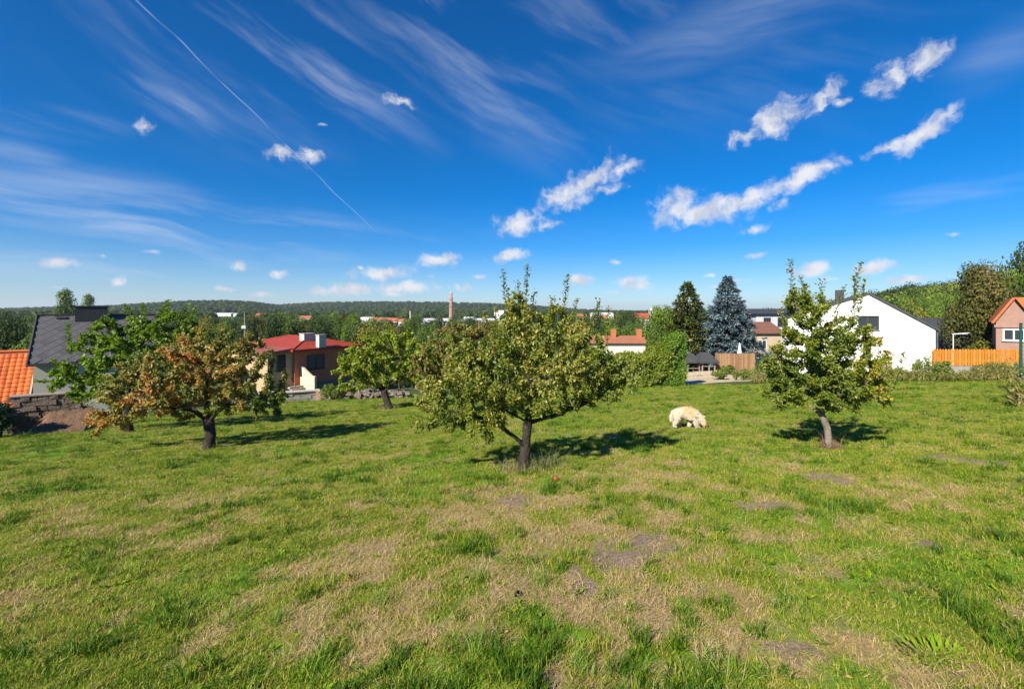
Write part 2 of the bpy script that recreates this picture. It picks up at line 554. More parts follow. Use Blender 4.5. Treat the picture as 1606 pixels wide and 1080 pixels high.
# ------------------------------------------------------------------ lawn masks
EDGE_U = [-2.5, -1.35, -1.15, -.96, -.7, -.5, -.3, .2, .4, .75, 1.0, 1.2, 2.5]
EDGE_Y = [8, 14, 18, 23.5, 31, 35.5, 34, 35, 34, 28, 25.5, 24, 18]
def lawn_edge(u):
    return np.interp(u, EDGE_U, EDGE_Y)
SOIL, STRAW = [], []
for (px, py, rx, ry) in [(985, 862, 1.0, 1.0), (1025, 850, .7, .7), (945, 880, .7, .6), (905, 912, .45, .5), (805, 783, .9, .8), (880, 890, .5, .4), (1310, 750, .8, .7), (1515, 722, 1.2, .8), (1240, 1030, .5, .6), (1180, 790, .7, .6), (330, 702, .5, .5), (1440, 850, .35, .4)]:
    p = hit(px, py); SOIL.append((p.x, p.y, rx * .062 * p.y, ry * .10 * p.y))
for (px, py, rx, ry) in [(850, 930, 2.0, 1.5), (790, 925, 1, 1), (1230, 1030, 1.6, 1.6), (1300, 880, .0, .0), (1120, 870, 1, 1), (1085, 920, 1, 1), (1190, 950, 1.1, 1.3), (1275, 890, 1.3, .9), (1105, 1005, 1.2, .8), (500, 1000, 1, .6), (700, 800, 1, .7), (320, 850, 1, .8), (110, 838, 1, .6), (560, 990, 1, .5), (1430, 915, .9, .7), (1520, 1060, 1.5, 1), (620, 965, 1, .7), (1060, 1060, 1, .8), (840, 1055, .8, .6), (30, 940, 1.5, .8), (180, 985, .8, .6), (1375, 1010, 1, 1), (760, 830, .6, .5), (1150, 770, .9, .8)]:
    if rx: 
        p = hit(px, py); STRAW.append((p.x, p.y, rx * .042 * p.y, ry * .06 * p.y))
def blobs(X, Y, L, seed):
    wx = X + (fbm(X * 2.2, Y * 2.2, 3, seed) - .5) * .55
    wy = Y + (fbm(X * 2.2 + 40, Y * 2.2, 3, seed + 5) - .5) * .55
    m = np.zeros_like(X)
    for (x, y, rx, ry) in L:
        q = np.sqrt(((wx - x) / max(rx, .12)) ** 2 + ((wy - y) / max(ry, .12)) ** 2)
        m = np.maximum(m, sstep(1.25, .55, q))
    return m
def masks(X, Y):
    """dry, soil, lush 0..1"""
    X = np.asarray(X, float); Y = np.asarray(Y, float)
    R = np.hypot(X, Y)
    n = .36 * fbm(X * 1.6, Y * 1.6, 4, 21) + .16 * fbm(X * .4, Y * .4, 3, 31) + .48 * fbm(X * 4.4, Y * 4.4, 3, 27)
    near = sstep(15, 5, R)
    ctr_ = np.exp(-(((X - .8) / 3.5) ** 2 + ((Y - 4.0) / 4.5) ** 2))
    dry = sstep(.51, .63, n + .048 * ctr_ - .014) * (.60 + .40 * ctr_)
    brk = .50 + .50 * sstep(.38, .56, fbm(X * 5.5 + 3, Y * 5.5, 3, 47))
    dry = np.maximum(dry * (.55 + .45 * near), blobs(X, Y, STRAW, 41) * .92) * brk
    soil = blobs(X, Y, SOIL, 51)
    lush = sstep(.52, .68, fbm(X * .8 + 50, Y * .8, 4, 61)) * (1 - dry)
    return dry, soil, lush

# ------------------------------------------------------------------ ground sheet
radii = [0.0, .4, .8, 1.2]
r = 1.5
while r < 7000:
    radii.append(r)
    r *= 1.02 if r < 16 else (1.045 if r < 120 else 1.07)
radii = np.array(radii)
ang = np.concatenate([np.radians(np.arange(-66, 66.01, .42)), np.radians(np.arange(70, 294 - 3, 5))])   # from +Y, clockwise
nr, na = len(radii), len(ang)
RR, AA = np.meshgrid(radii, ang, indexing='ij')
GX, GY = RR * np.sin(AA), RR * np.cos(AA)
GZ = gz(GX, GY)
idx = np.arange(nr * na).reshape(nr, na)
nx = np.roll(idx, -1, axis=1)
quads = np.stack([idx[:-1, :], idx[1:, :], nx[1:, :], nx[:-1, :]], -1).reshape(-1, 4)
fx, fy = GX.ravel(), GY.ravel()
dry_, soil_, lush_ = masks(fx, fy)
inl = sstep(1.5, -1.0, fy - lawn_edge(fx / np.maximum(fy, .5))) * (fy > -30)
ground_me = np_mesh('ground', np.stack([fx, fy, GZ.ravel()], 1), quads, 4,
                    {'dry': ('POINT', dry_), 'soil': ('POINT', soil_), 'lush': ('POINT', lush_), 'lawn': ('POINT', inl)}, smooth=True)
m, N, b = principled('ground_surface')
g = N.node('ShaderNodeNewGeometry')
pos = g.outputs['Position']
A = {k: N.node('ShaderNodeAttribute', attribute_name=k).outputs['Fac'] for k in ('dry', 'soil', 'lush', 'lawn')}
nf = N.noise(pos, 38, 5, .7)
nm = N.noise(pos, 7, 5, .65)
grass = N.mix(N.smooth(nm, .3, .7), (.150, .200, .018), (.210, .215, .036))
grass = N.mix(A['lush'], grass, (.125, .235, .018))
straw = N.mix(N.smooth(nf, .3, .7), (.36, .27, .145), (.21, .15, .08))
dirt = N.mix(N.smooth(nf, .35, .65), (.29, .215, .145), (.18, .130, .088))
dm = N.math('ADD', A['dry'], N.math('MULTIPLY_ADD', nf, .7, -.35), clamp=True)
c = N.mix(dm, grass, straw)
sm = N.smooth(N.math('ADD', A['soil'], N.math('MULTIPLY_ADD', nf, 1.4, -.75)), .25, .8)
c = N.mix(sm, c, dirt)
c = N.mix(N.smooth(nf, .55, .8, 0, .35), c, (.06, .06, .025))  # dark flecks: shading between the blades painted into the ground colour
farc = N.mix(N.smooth(N.noise(pos, .05, 4, .6), .4, .6), (.055, .085, .022), (.09, .11, .035))
c = N.mix(A['lawn'], farc, c)
N.l.new(c, b.inputs['Base Color'])
b.inputs['Roughness'].default_value = .95
b.inputs['Specular IOR Level'].default_value = .1
bp = N.node('ShaderNodeBump'); bp.inputs['Strength'].default_value = .7; bp.inputs['Distance'].default_value = .03
N.l.new(N.noise(pos, 26, 6, .7), bp.inputs['Height']); N.l.new(bp.outputs[0], b.inputs['Normal'])
ground = link('ground', ground_me, m)
tag(ground, 'sloping mown meadow with dry straw patches running down into a wooded valley', None, None, 'structure')

# ------------------------------------------------------------------ foliage primitives
def leaf_mesh(name, P0, DIR, NRM, L, Wd, tint, fold=0.25):
    """folded leaves: base, two sides, tip"""
    n = len(P0)
    DIR = DIR / np.linalg.norm(DIR, axis=1, keepdims=True)
    S = np.cross(DIR, NRM); S /= np.maximum(np.linalg.norm(S, axis=1, keepdims=True), 1e-6)
    U = np.cross(S, DIR)
    L = np.asarray(L)[:, None]; Wd = np.asarray(Wd)[:, None]
    mid = P0 + DIR * L * .45
    a = mid + S * Wd * .5 + U * Wd * fold
    b_ = mid - S * Wd * .5 + U * Wd * fold
    tip = P0 + DIR * L
    V = np.stack([P0, a, tip, b_], 1).reshape(-1, 3)
    i = np.arange(n)[:, None] * 4
    Fc = np.concatenate([i + [0, 1, 2], i + [0, 2, 3]], 1).reshape(-1, 3)
    return np_mesh(name, V, Fc, 3, {'tint': ('FACE', np.repeat(np.clip(tint, 0, 1), 2))})
def unit(v):
    return v / np.maximum(np.linalg.norm(v, axis=-1, keepdims=True), 1e-9)

def seg_tubes(name, nodes, par, rad, tip_n=4):
    V, Fq = [], []
    for i in range(1, len(nodes)):
        p = par[i]
        if p < 0: continue
        a, c = nodes[p], nodes[i]
        d = c - a; l = np.linalg.norm(d)
        if l < 1e-5: continue
        d = d / l
        ra, rc = min(rad[p], rad[i] * 1.6), rad[i]
        if par[p] < 0: ra = rad[p]
        ns = 9 if rc > .04 else (6 if rc > .012 else tip_n)
        e = np.cross(d, [0, 0, 1.0] if abs(d[2]) < .9 else [1.0, 0, 0]); e /= np.linalg.norm(e)
        f = np.cross(d, e)
        th = np.arange(ns) * 2 * np.pi / ns
        ring = np.cos(th)[:, None] * e + np.sin(th)[:, None] * f
        jit = 1 + (RNG.random((ns, 1)) - .5) * (.22 if rc > .03 else 0)
        b0 = len(V)
        V.extend(a - d * ra * .3 + ring * ra * jit); V.extend(c + ring * rc * jit)
        for k in range(ns):
            k2 = (k + 1) % ns
            Fq.append((b0 + k, b0 + k2, b0 + ns + k2, b0 + ns + k))
    me = np_mesh(name, np.array(V), np.array(Fq), 4, smooth=True)
    return me

def colonize(rng, attr, nodes, par, step, infl, kill, iters=80):
    nodes = [np.array(n, float) for n in nodes]; par = list(par)
    attr = attr.copy()
    nd = np.full(len(attr), 1e9); ni = np.zeros(len(attr), int)
    done = 0
    for it in range(iters):
        new = np.array(nodes[done:])
        if len(new):
            for s in range(0, len(new), 200):
                dd = np.linalg.norm(attr[:, None, :] - new[None, s:s + 200, :], axis=2)
                j = dd.argmin(1); dm = dd[np.arange(len(attr)), j]
                up = dm < nd
                nd[up] = dm[up]; ni[up] = j[up] + done + s
        done = len(nodes)
        keep = nd > kill
        attr, nd, ni = attr[keep], nd[keep], ni[keep]
        if len(attr) == 0: break
        act = nd < infl
        if not act.any(): break
        grew = False
        for node in np.unique(ni[act]):
            sel = act & (ni == node)
            v = unit(attr[sel] - nodes[node]).mean(0) + rng.normal(0, .12, 3)
            v /= max(np.linalg.norm(v), 1e-6)
            q = nodes[node] + v * step
            nodes.append(q); par.append(int(node)); grew = True
        if not grew: break
    return np.array(nodes), np.array(par)

def fruit_tree(name, label, base, ells, trunk_pts, limbs, shoots, nattr, nleaf, leafL, mat_leaf, mat_bark, trunk_r, tint_fn, seed, unit_px, group=None, depth=1.0, shootleaf=1.15, droop=.15, step=.10):
    """base world point; ells in px units relative to the base: (dx, dz, rx, rz, dy_m, weight)"""
    rng = np.random.default_rng(seed)
    s = unit_px
    attrs = []
    wsum = sum(e[5] for e in ells)
    for (dx, dz, rx, rz, dy, w) in ells:
        n = int(nattr * w / wsum)
        q = rng.normal(size=(n, 3)); q = unit(q) * (rng.random((n, 1)) ** (1 / 2.2))
        ry = depth * (rx + rz) / 2
        attrs.append(q * np.array([rx * s, ry * s, rz * s]) + np.array([dx * s, dy, dz * s]))
    attr = np.concatenate(attrs)
    nodes, par = [], []
    def chain(pts, start):
        pts = [np.array(p, float) for p in pts]
        last = start
        for i, p in enumerate(pts):
            if last >= 0:
                a = nodes[last]; k = max(1, int(np.linalg.norm(p - a) / (step * 1.2)))
                for t in range(1, k + 1):
                    w = rng.normal(0, .010, 3) if t < k else 0
                    nodes.append(a + (p - a) * t / k + w); par.append(last); last = len(nodes) - 1
            else:
                nodes.append(p); par.append(-1); last = len(nodes) - 1
        return last
    T = lambda p: (p[0] * s, p[2] if len(p) > 2 else 0, p[1] * s)
    end = chain([T(p) for p in trunk_pts], -1)
    for lb in limbs:
        p0 = np.array(T(lb[0]))
        st = int(np.linalg.norm(np.array(nodes) - p0, axis=1).argmin())
        chain([T(p) for p in lb[1:]], st)
    nodes, par = colonize(rng, attr, nodes, par, step, step * 9, step * 1.7)
    n0 = len(nodes)
    # upright shoots
    nodes = list(nodes); par = list(par); shoot_nodes = []
    for (dx, z0, z1, dy, lean) in shoots:
        p0 = np.array([dx * s, dy, z0 * s])
        st = int(np.linalg.norm(np.array(nodes[:n0]) - p0, axis=1).argmin())
        last = st; a = nodes[st]
        top = np.array([(dx + lean) * s, dy + rng.normal(0, .05), z1 * s])
        k = max(2, int(np.linalg.norm(top - a) / .06))
        for t in range(1, k + 1):
            q = a + (top - a) * t / k; q[0] += math.sin(t * .35 + dx) * .012
            nodes.append(q); par.append(last); last = len(nodes) - 1
            if t > k * .25: shoot_nodes.append(last)
    nodes = np.array(nodes); par = np.array(par)
    # radii
    n = len(nodes)
    tips = np.zeros(n); nch = np.zeros(n, int)
    for i in range(n - 1, -1, -1):
        if nch[i] == 0: tips[i] = 1
        if par[i] >= 0:
            tips[par[i]] += tips[i]; nch[par[i]] += 1
    rad = .0042 * tips ** (math.log(trunk_r / .0042) / math.log(max(tips[0], 2)))
    h = nodes[:, 2]
    flare = 1 + .45 * np.exp(-np.maximum(h, 0) / .10)
    rad = np.where(rad > trunk_r * .6, rad * flare, rad)
    nodes[0, 2] -= .08
    root = thing(name, label, 'tree', base, group)
    link('trunk', seg_tubes('trunk', nodes, par, rad), mat_bark, root)
    # leaves
    thin = np.where((tips <= 5) & (np.arange(n) < n0))[0]
    thin = thin[nodes[thin, 2] > .25]
    pick = rng.choice(thin, nleaf)
    pd = unit(nodes[pick] - nodes[np.maximum(par[pick], 0)])
    t = rng.random((nleaf, 1))
    P0 = nodes[pick] - pd * t * step + rng.normal(0, .030, (nleaf, 3))
    Dr = unit(pd * .5 + rng.normal(0, .75, (nleaf, 3)) + np.array([0, 0, -droop]))
    Nr = unit(rng.normal(0, .7, (nleaf, 3)) + np.array([0, -.15, .9]))
    L = leafL * (.6 + .8 * rng.random(nleaf)); 
    if shoot_nodes:
        sn = np.repeat(np.array(shoot_nodes), 8); k = len(sn)
        th = rng.random(k) * 6.28
        P1 = nodes[sn] + rng.normal(0, .022, (k, 3))
        D1 = unit(np.stack([np.cos(th), np.sin(th), .35 + .6 * rng.random(k)], 1))
        N1 = unit(np.stack([-np.cos(th) * .4, -np.sin(th) * .4, np.ones(k)], 1) + rng.normal(0, .2, (k, 3)))
        zrel = (nodes[sn, 2] / max(nodes[:, 2].max(), 1))
        L1 = leafL * shootleaf * (.55 + .6 * rng.random(k))
        P0 = np.concatenate([P0, P1]); Dr = np.concatenate([Dr, D1]); Nr = np.concatenate([Nr, N1]); L = np.concatenate([L, L1])
    tint = tint_fn(P0, rng)
    me = leaf_mesh('crown', P0, Dr, Nr, L, L * (.50 + .12 * rng.random(len(L))), tint)
    link('crown', me, mat_leaf, root)
    return root

bark = surf('bark', (.055, .043, .034), (.022, .018, .015), 12, .95, 1.0, 34, c3=(.10, .085, .068), bdist=.05, stretch=(1, 1, .35))
bark_light = surf('bark_light', (.24, .19, .155), (.14, .11, .09), 9, .95, .8, 26, bdist=.02, stretch=(1, 1, .4))
LG = leafmat('leaf_apple', [(0, (.085, .120, .012)), (.35, (.165, .205, .018)), (.62, (.26, .275, .032)), (.82, (.36, .30, .06)), (1, (.38, .23, .10))], back=1.4)
LR = leafmat('leaf_apple_yellowing', [(0, (.07, .11, .010)), (.4, (.165, .215, .016)), (.68, (.28, .28, .024)), (.86, (.43, .33, .035)), (1, (.42, .22, .08))])
LO = leafmat('leaf_autumn', [(0, (.080, .125, .022)), (.3, (.155, .185, .034)), (.5, (.31, .235, .050)), (.7, (.44, .215, .055)), (.88, (.48, .155, .055)), (1, (.48, .07, .05))], back=1.5)
LB = leafmat('leaf_bright', [(0, (.06, .115, .008)), (.5, (.14, .225, .014)), (1, (.24, .32, .024))])
LY = leafmat('leaf_lime', [(0, (.12, .18, .010)), (.5, (.25, .31, .018)), (1, (.37, .38, .045))])

def tint_green(P0, rng):
    z = vnoise(P0[:, 0] * 2.6 + 3, P0[:, 2] * 2.6 + P0[:, 1], 3)
    return .40 + (z - .5) * .55 + rng.normal(0, .20, len(P0))
def tint_right(P0, rng):
    z = vnoise(P0[:, 0] * 2.2 + 9, P0[:, 2] * 2.2 + P0[:, 1], 4)
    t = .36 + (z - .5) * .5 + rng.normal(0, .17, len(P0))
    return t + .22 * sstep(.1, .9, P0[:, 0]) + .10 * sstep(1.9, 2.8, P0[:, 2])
def tint_autumn(P0, rng):
    z = fbm(P0[:, 0] * 1.2 + 5, P0[:, 2] * 1.2 + P0[:, 1] * .8, 2, 6)
    t = .42 + (z - .5) * .9 + rng.normal(0, .15, len(P0))
    return t - .12 * sstep(-.8, 1.2, P0[:, 0]) + .08 * sstep(-.2, -2.6, P0[:, 0]) - .02

# the four fruit trees on the meadow and two behind them
b0 = hit(822, 735)
fruit_tree('apple_tree', 'gnarled spreading apple tree with tall upright shoots, dry grass round its forked trunk', b0,
    [(0, 145, 130, 66, 0, 3.4), (10, 100, 75, 26, .1, .5), (-80, 82, 62, 30, -.3, .9), (-105, 112, 74, 54, .0, 1.6), (-130, 85, 45, 30, -.2, .5), (108, 145, 66, 60, .1, 1.6), (142, 145, 42, 40, -.1, .7), (0, 215, 62, 48, 0, 1.0), (-10, 245, 32, 40, 0, .4), (-70, 172, 70, 42, .2, .9), (75, 195, 60, 42, -.2, .8), (60, 235, 22, 34, 0, .2)],
    [(0, 0), (1, 22), (3, 45), (6, 72), (10, 100)],
    [[(1, 30), (-14, 52, -.1), (-34, 70, -.2), (-60, 84, -.2), (-95, 92, -.25)], [(6, 66), (30, 78, .05), (60, 86, .05), (95, 100, .1), (135, 125, .1)],
     [(9, 90), (-14, 112, .3), (-50, 135, .5)], [(9, 90), (30, 130, -.35), (60, 160, -.5)], [(6, 70), (-20, 84, .1), (-55, 105, .3)], [(10, 100), (8, 140, .1), (15, 180, .2)]],
    [(-30, 205, 308, 0, -4), (-12, 225, 290, .1, 3), (2, 225, 316, -.1, 2), (-20, 215, 280, .2, -6), (12, 220, 275, .15, 4), (62, 205, 300, .05, 8), (40, 205, 268, -.1, 3), (78, 205, 265, .1, 6), (110, 195, 262, 0, 6), (128, 185, 250, .1, 4), (-60, 190, 245, .2, -3), (95, 190, 240, .2, 2), (-45, 200, 250, -.2, 0)],
    1850, 36000, .058, LG, bark, .085, tint_green, 101, b0.y / F, depth=1.0)

b1 = hit(328, 703)
fruit_tree('apple_tree', 'broad fruit tree turning orange and brown with a short dark trunk', b1,
    [(-40, 105, 120, 60, 0, 2.6), (-110, 80, 80, 45, .2, 1.4), (-165, 45, 45, 32, .1, .5), (60, 100, 65, 55, -.1, 1.5), (95, 75, 38, 35, 0, .55), (0, 158, 66, 42, .1, 1.3), (50, 145, 55, 38, 0, .9), (-85, 130, 60, 40, .3, .8)],
    [(0, 0), (2, 20), (0, 42), (-4, 62)],
    [[(0, 42), (-30, 62, .1), (-80, 75, .2), (-125, 72, .2)], [(0, 45), (25, 65, -.2), (60, 80, -.2), (90, 80, 0)], [(-4, 62), (-20, 95, .4), (-30, 130, .4)], [(-4, 62), (10, 100, -.4), (20, 135, -.3)], [(0, 50), (-35, 75, -.7), (-70, 95, -.8)]],
    [(-10, 165, 202, 0, -3), (10, 165, 195, .2, 2), (55, 150, 182, 0, 4), (-60, 150, 178, .2, -4)],
    1900, 38000, .080, LO, bark, .125, tint_autumn, 102, b1.y / F, depth=.95, droop=.45, step=.14)

b2 = hit(1300, 703)
fruit_tree('apple_tree', 'slender young fruit tree with pale bent trunk and yellowing crown before the white house', b2,
    [(-5, 110, 88, 52, 0, 2.6), (-60, 95, 45, 40, .1, .8), (45, 95, 50, 40, -.1, .8), (-18, 175, 55, 60, 0, 1.7), (-35, 215, 32, 45, .1, .7), (20, 170, 45, 50, -.1, .8), (62, 130, 40, 42, 0, .6), (-70, 130, 38, 44, -.1, .7), (45, 165, 38, 40, .1, .5), (-55, 165, 38, 42, 0, .5)],
    [(0, 0), (-1, 15), (-3, 32), (-10, 50), (-12, 68)],
    [[(-10, 50), (-26, 66, .1), (-50, 85, .1)], [(-12, 60), (8, 78, -.1), (40, 95, -.2)], [(-12, 68), (-10, 110, .1), (-20, 170, .1)], [(-12, 68), (-14, 95, .4), (10, 135, .4)], [(-12, 68), (0, 95, -.35), (-20, 130, -.4)]],
    [(-55, 215, 292, 0, -6), (-38, 220, 268, .1, -2), (30, 190, 288, 0, 22), (38, 200, 270, .1, 14), (-10, 215, 262, 0, 2), (10, 200, 250, -.1, 6), (72, 110, 170, 0, 14), (80, 90, 150, -.1, 24), (60, 130, 190, .1, 6), (-25, 210, 255, .1, -8), (-65, 160, 215, 0, -12), (48, 180, 262, 0, 4)],
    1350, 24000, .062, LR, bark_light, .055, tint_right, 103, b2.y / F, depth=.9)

b3 = hit(608, 641)
fruit_tree('apple_tree', 'rounded lime green fruit tree with leaning dark trunk near the rubble bank', b3,
    [(-6, 75, 80, 44, 0, 2.4), (-52, 55, 38, 34, 0, .9), (58, 65, 46, 40, .3, 1.3), (10, 100, 62, 30, 0, 1.1)],
    [(4, 0), (-1, 12), (-6, 26), (-10, 38)],
    [[(-8, 30), (-35, 48, .2), (-60, 58, .2)], [(-8, 30), (20, 50, -.3), (55, 62, -.3)], [(-10, 38), (0, 75, .3), (10, 100, .3)]],
    [(0, 110, 130, 0, 2), (-25, 105, 124, .2, -2), (30, 105, 125, .1, 2)],
    1200, 15000, .15, LY, bark, .17, lambda P0, rng: .45 + rng.normal(0, .22, len(P0)), 104, b3.y / F, depth=1.0, step=.26)

b4 = gpx(722, 18.2)
fruit_tree('apple_tree', 'brownish green fruit tree crowded close behind the gnarled apple tree', b4,
    [(0, 85, 78, 50, 0, 2.4), (-48, 65, 42, 40, 0, 1.0), (48, 75, 44, 44, 0, .9), (0, 120, 62, 28, 0, 1.0)],
    [(0, 0), (-1, 15), (1, 32), (0, 45)],
    [[(1, 36), (-30, 55, .2), (-50, 66, .2)], [(1, 36), (28, 55, -.2), (52, 70, -.2)], [(0, 45), (2, 80, .1), (4, 118, .1)]],
    [(-10, 120, 145, 0, -2), (20, 120, 140, .1, 2)],
    1100, 14500, .125, leafmat('leaf_brownish', [(0, (.085, .105, .014)), (.5, (.19, .20, .030)), (.8, (.30, .21, .06)), (1, (.34, .16, .08))], back=1.4), bark, .13,
    lambda P0, rng: .5 + rng.normal(0, .24, len(P0)) + .2 * (vnoise(P0[:, 0] * 1.5, P0[:, 2] * 1.5, 8) - .5), 105, b4.y / F, step=.2)

b5 = gpx(200, 16.8)
fruit_tree('cherry_tree', 'leafy bright green tree with long bristling branches before the slate roofed house', b5,
    [(10, 115, 98, 60, 0, 2.4), (-60, 85, 60, 42, 0, 1.0), (60, 152, 56, 42, 0, 1.2), (-20, 145, 66, 44, .2, 1.2), (75, 110, 56, 56, 0, 1.2)],
    [(0, 0), (1, 20), (-1, 45), (2, 62)],
    [[(0, 45), (-45, 72, .1), (-92, 84, .1)], [(0, 50), (45, 90, -.2), (75, 130, -.2)], [(2, 62), (-15, 110, .4), (-30, 160, .4)], [(2, 62), (20, 110, -.3), (35, 150, -.2)]],
    [(-70, 110, 168, 0, -22), (-45, 130, 160, .1, -18), (20, 160, 200, 0, 4), (55, 165, 206, 0, 10), (80, 160, 198, .1, 12), (-5, 160, 196, .2, -8), (-100, 70, 78, 0, -42), (-90, 95, 112, 0, -30), (40, 160, 196, .3, 6), (-28, 150, 182, 0, -10), (95, 150, 190, -.1, 12)],
    1500, 30000, .115, LB, bark, .13, lambda P0, rng: .5 + rng.normal(0, .22, len(P0)), 106, b5.y / F, step=.19, droop=.05, shootleaf=1.2)

# ------------------------------------------------------------------ instancer for uncountable stuff
def instancer(name, pts, scale, rot, index, protos, extra=None):
    me = bpy.data.meshes.new(name)
    me.vertices.add(len(pts)); me.vertices.foreach_set('co', np.asarray(pts, np.float32).ravel())
    def add(nm, typ, arr, key='value'):
        a_ = me.attributes.new(nm, typ, 'POINT'); a_.data.foreach_set(key, np.asarray(arr).ravel())
    add('size', 'FLOAT_VECTOR', np.asarray(scale, np.float32), 'vector')
    add('turn', 'FLOAT_VECTOR', np.asarray(rot, np.float32), 'vector')
    add('pick', 'INT', np.asarray(index, np.int32))
    for k, v in (extra or {}).items():
        add(k, 'FLOAT', np.asarray(v, np.float32))
    coll = bpy.data.collections.new(name + '_pieces')
    for p in protos:
        coll.objects.link(p)
    ob = bpy.data.objects.new(name, me); COL.objects.link(ob)
    ng = bpy.data.node_groups.new(name, 'GeometryNodeTree')
    ng.interface.new_socket('Geometry', in_out='INPUT', socket_type='NodeSocketGeometry')
    ng.interface.new_socket('Geometry', in_out='OUTPUT', socket_type='NodeSocketGeometry')
    gi = ng.nodes.new('NodeGroupInput'); go = ng.nodes.new('NodeGroupOutput')
    ip = ng.nodes.new('GeometryNodeInstanceOnPoints')
    ci = ng.nodes.new('GeometryNodeCollectionInfo')
    ci.inputs['Collection'].default_value = coll
    ci.inputs['Separate Children'].default_value = True
    ci.inputs['Reset Children'].default_value = True
    ip.inputs['Pick Instance'].default_value = True
    def named(nm, typ):
        nd = ng.nodes.new('GeometryNodeInputNamedAttribute'); nd.data_type = typ
        nd.inputs['Name'].default_value = nm
        return nd.outputs['Attribute']
    L = ng.links
    L.new(gi.outputs[0], ip.inputs['Points']); L.new(ci.outputs[0], ip.inputs['Instance'])
    L.new(named('pick', 'INT'), ip.inputs['Instance Index'])
    L.new(named('turn', 'FLOAT_VECTOR'), ip.inputs['Rotation'])
    L.new(named('size', 'FLOAT_VECTOR'), ip.inputs['Scale'])
    L.new(ip.outputs[0], go.inputs[0])
    md = ob.modifiers.new('scatter', 'NODES'); md.node_group = ng
    return ob

# ------------------------------------------------------------------ grass
def blade_mesh(name, n, radius, h, hv, w, lean, seed, curl=.35, tint=(.3, .25), thatch=0.0):
    rng = np.random.default_rng(seed)
    th = rng.random(n) * 6.283; rr = radius * np.sqrt(rng.random(n))
    base = np.stack([rr * np.cos(th), rr * np.sin(th), np.full(n, -.006)], 1)
    ph = rng.random(n) * 6.283
    ln = np.abs(rng.normal(lean, lean * .45, n))
    Lh = h * (1 + rng.normal(0, hv, n)).clip(.3, 2)
    out = np.stack([np.cos(ph), np.sin(ph), np.zeros(n)], 1)
    d1 = unit(out * ln[:, None] + [0, 0, 1]); d2 = unit(out * (ln + curl)[:, None] + [0, 0, .8])
    side = np.stack([-np.sin(ph), np.cos(ph), np.zeros(n)], 1)
    tw = rng.random(n) * 6.283
    side = unit(side * np.cos(tw)[:, None] + out * np.sin(tw)[:, None] * .6)
    ww = w * (.6 + .8 * rng.random(n))
    mid = base + d1 * (Lh * .55)[:, None]; tip = mid + d2 * (Lh * .45)[:, None]
    V = np.stack([base - side * ww[:, None] * .5, base + side * ww[:, None] * .5, mid + side * ww[:, None] * .4, mid - side * ww[:, None] * .4, tip], 1).reshape(-1, 3)
    i = np.arange(n)[:, None] * 5
    Fc = np.concatenate([i + [0, 1, 2], i + [0, 2, 3], i + [3, 2, 4]], 1).reshape(-1, 3)
    t = np.clip(rng.normal(tint[0], tint[1], n) + np.where(rng.random(n) < thatch, .75, 0), 0, 1.6)
    return np_mesh(name, V, Fc, 3, {'tint': ('FACE', np.repeat(t, 3))})
def grassmat(name):
    m, N, b = principled(name)
    inst = N.node('ShaderNodeAttribute', attribute_name='tone', attribute_type='INSTANCER').outputs['Fac']
    tn = N.node('ShaderNodeAttribute', attribute_name='tint').outputs['Fac']
    v = N.math('ADD', inst, N.math('MULTIPLY_ADD', tn, .5, -.16), clamp=True)
    col = N.ramp(v, [(0, (.060, .130, .008)), (.16, (.125, .245, .009)), (.30, (.250, .330, .012)), (.46, (.345, .345, .026)), (.64, (.37, .300, .080)), (.82, (.48, .345, .16)), (1, (.62, .455, .26))])
    N.l.new(col, b.inputs['Base Color'])
    b.inputs['Roughness'].default_value = .6
    b.inputs['Specular IOR Level'].default_value = .25
    tr = N.node('ShaderNodeBsdfTranslucent'); N.l.new(col, tr.inputs[0])
    ms = N.node('ShaderNodeMixShader'); ms.inputs[0].default_value = .35
    N.l.new(b.outputs[0], ms.inputs[1]); N.l.new(tr.outputs[0], ms.inputs[2])
    N.l.new(ms.outputs[0], N.n['Material Output'].inputs[0])
    return m
GM = grassmat('grass_blades')
protos = []
def proto(name, me, mat):
    o = bpy.data.objects.new(name, me)
    if len(me.materials) == 0 and mat: me.materials.append(mat)
    return o
for k in range(4):
    protos.append(proto('tuft_a%d' % k, blade_mesh('short_tuft', 54, .085, .034, .35, .0042, .75, 200 + k, .5, (.32, .22), .23), GM))
for k in range(3):
    protos.append(proto('tuft_b%d' % k, blade_mesh('long_tuft', 42, .060, .090, .35, .0055, .55, 210 + k, .5, (.2, .2), .12), GM))
for k in range(3):
    protos.append(proto('tuft_c%d' % k, blade_mesh('dead_tuft', 44, .10, .060, .4, .0032, 2.6, 220 + k, 1.5, (.45, .3)), GM))
def weed_mesh(name, n, L, seed):
    rng = np.random.default_rng(seed)
    th = rng.random(n) * 6.283
    Dr = np.stack([np.cos(th), np.sin(th), .25 + .5 * rng.random(n)], 1)
    Nr = np.stack([-np.cos(th) * .5, -np.sin(th) * .5, np.ones(n)], 1) + rng.normal(0, .2, (n, 3))
    return leaf_mesh(name, rng.normal(0, .02, (n, 3)) * [1, 1, .2], Dr, Nr, L * (.5 + .7 * rng.random(n)), .35 * L * (.7 + .5 * rng.random(n)), .3 + .3 * rng.random(n))
for k in range(2):
    protos.append(proto('tuft_d%d' % k, weed_mesh('weed', 12, .06, 230 + k), GM))

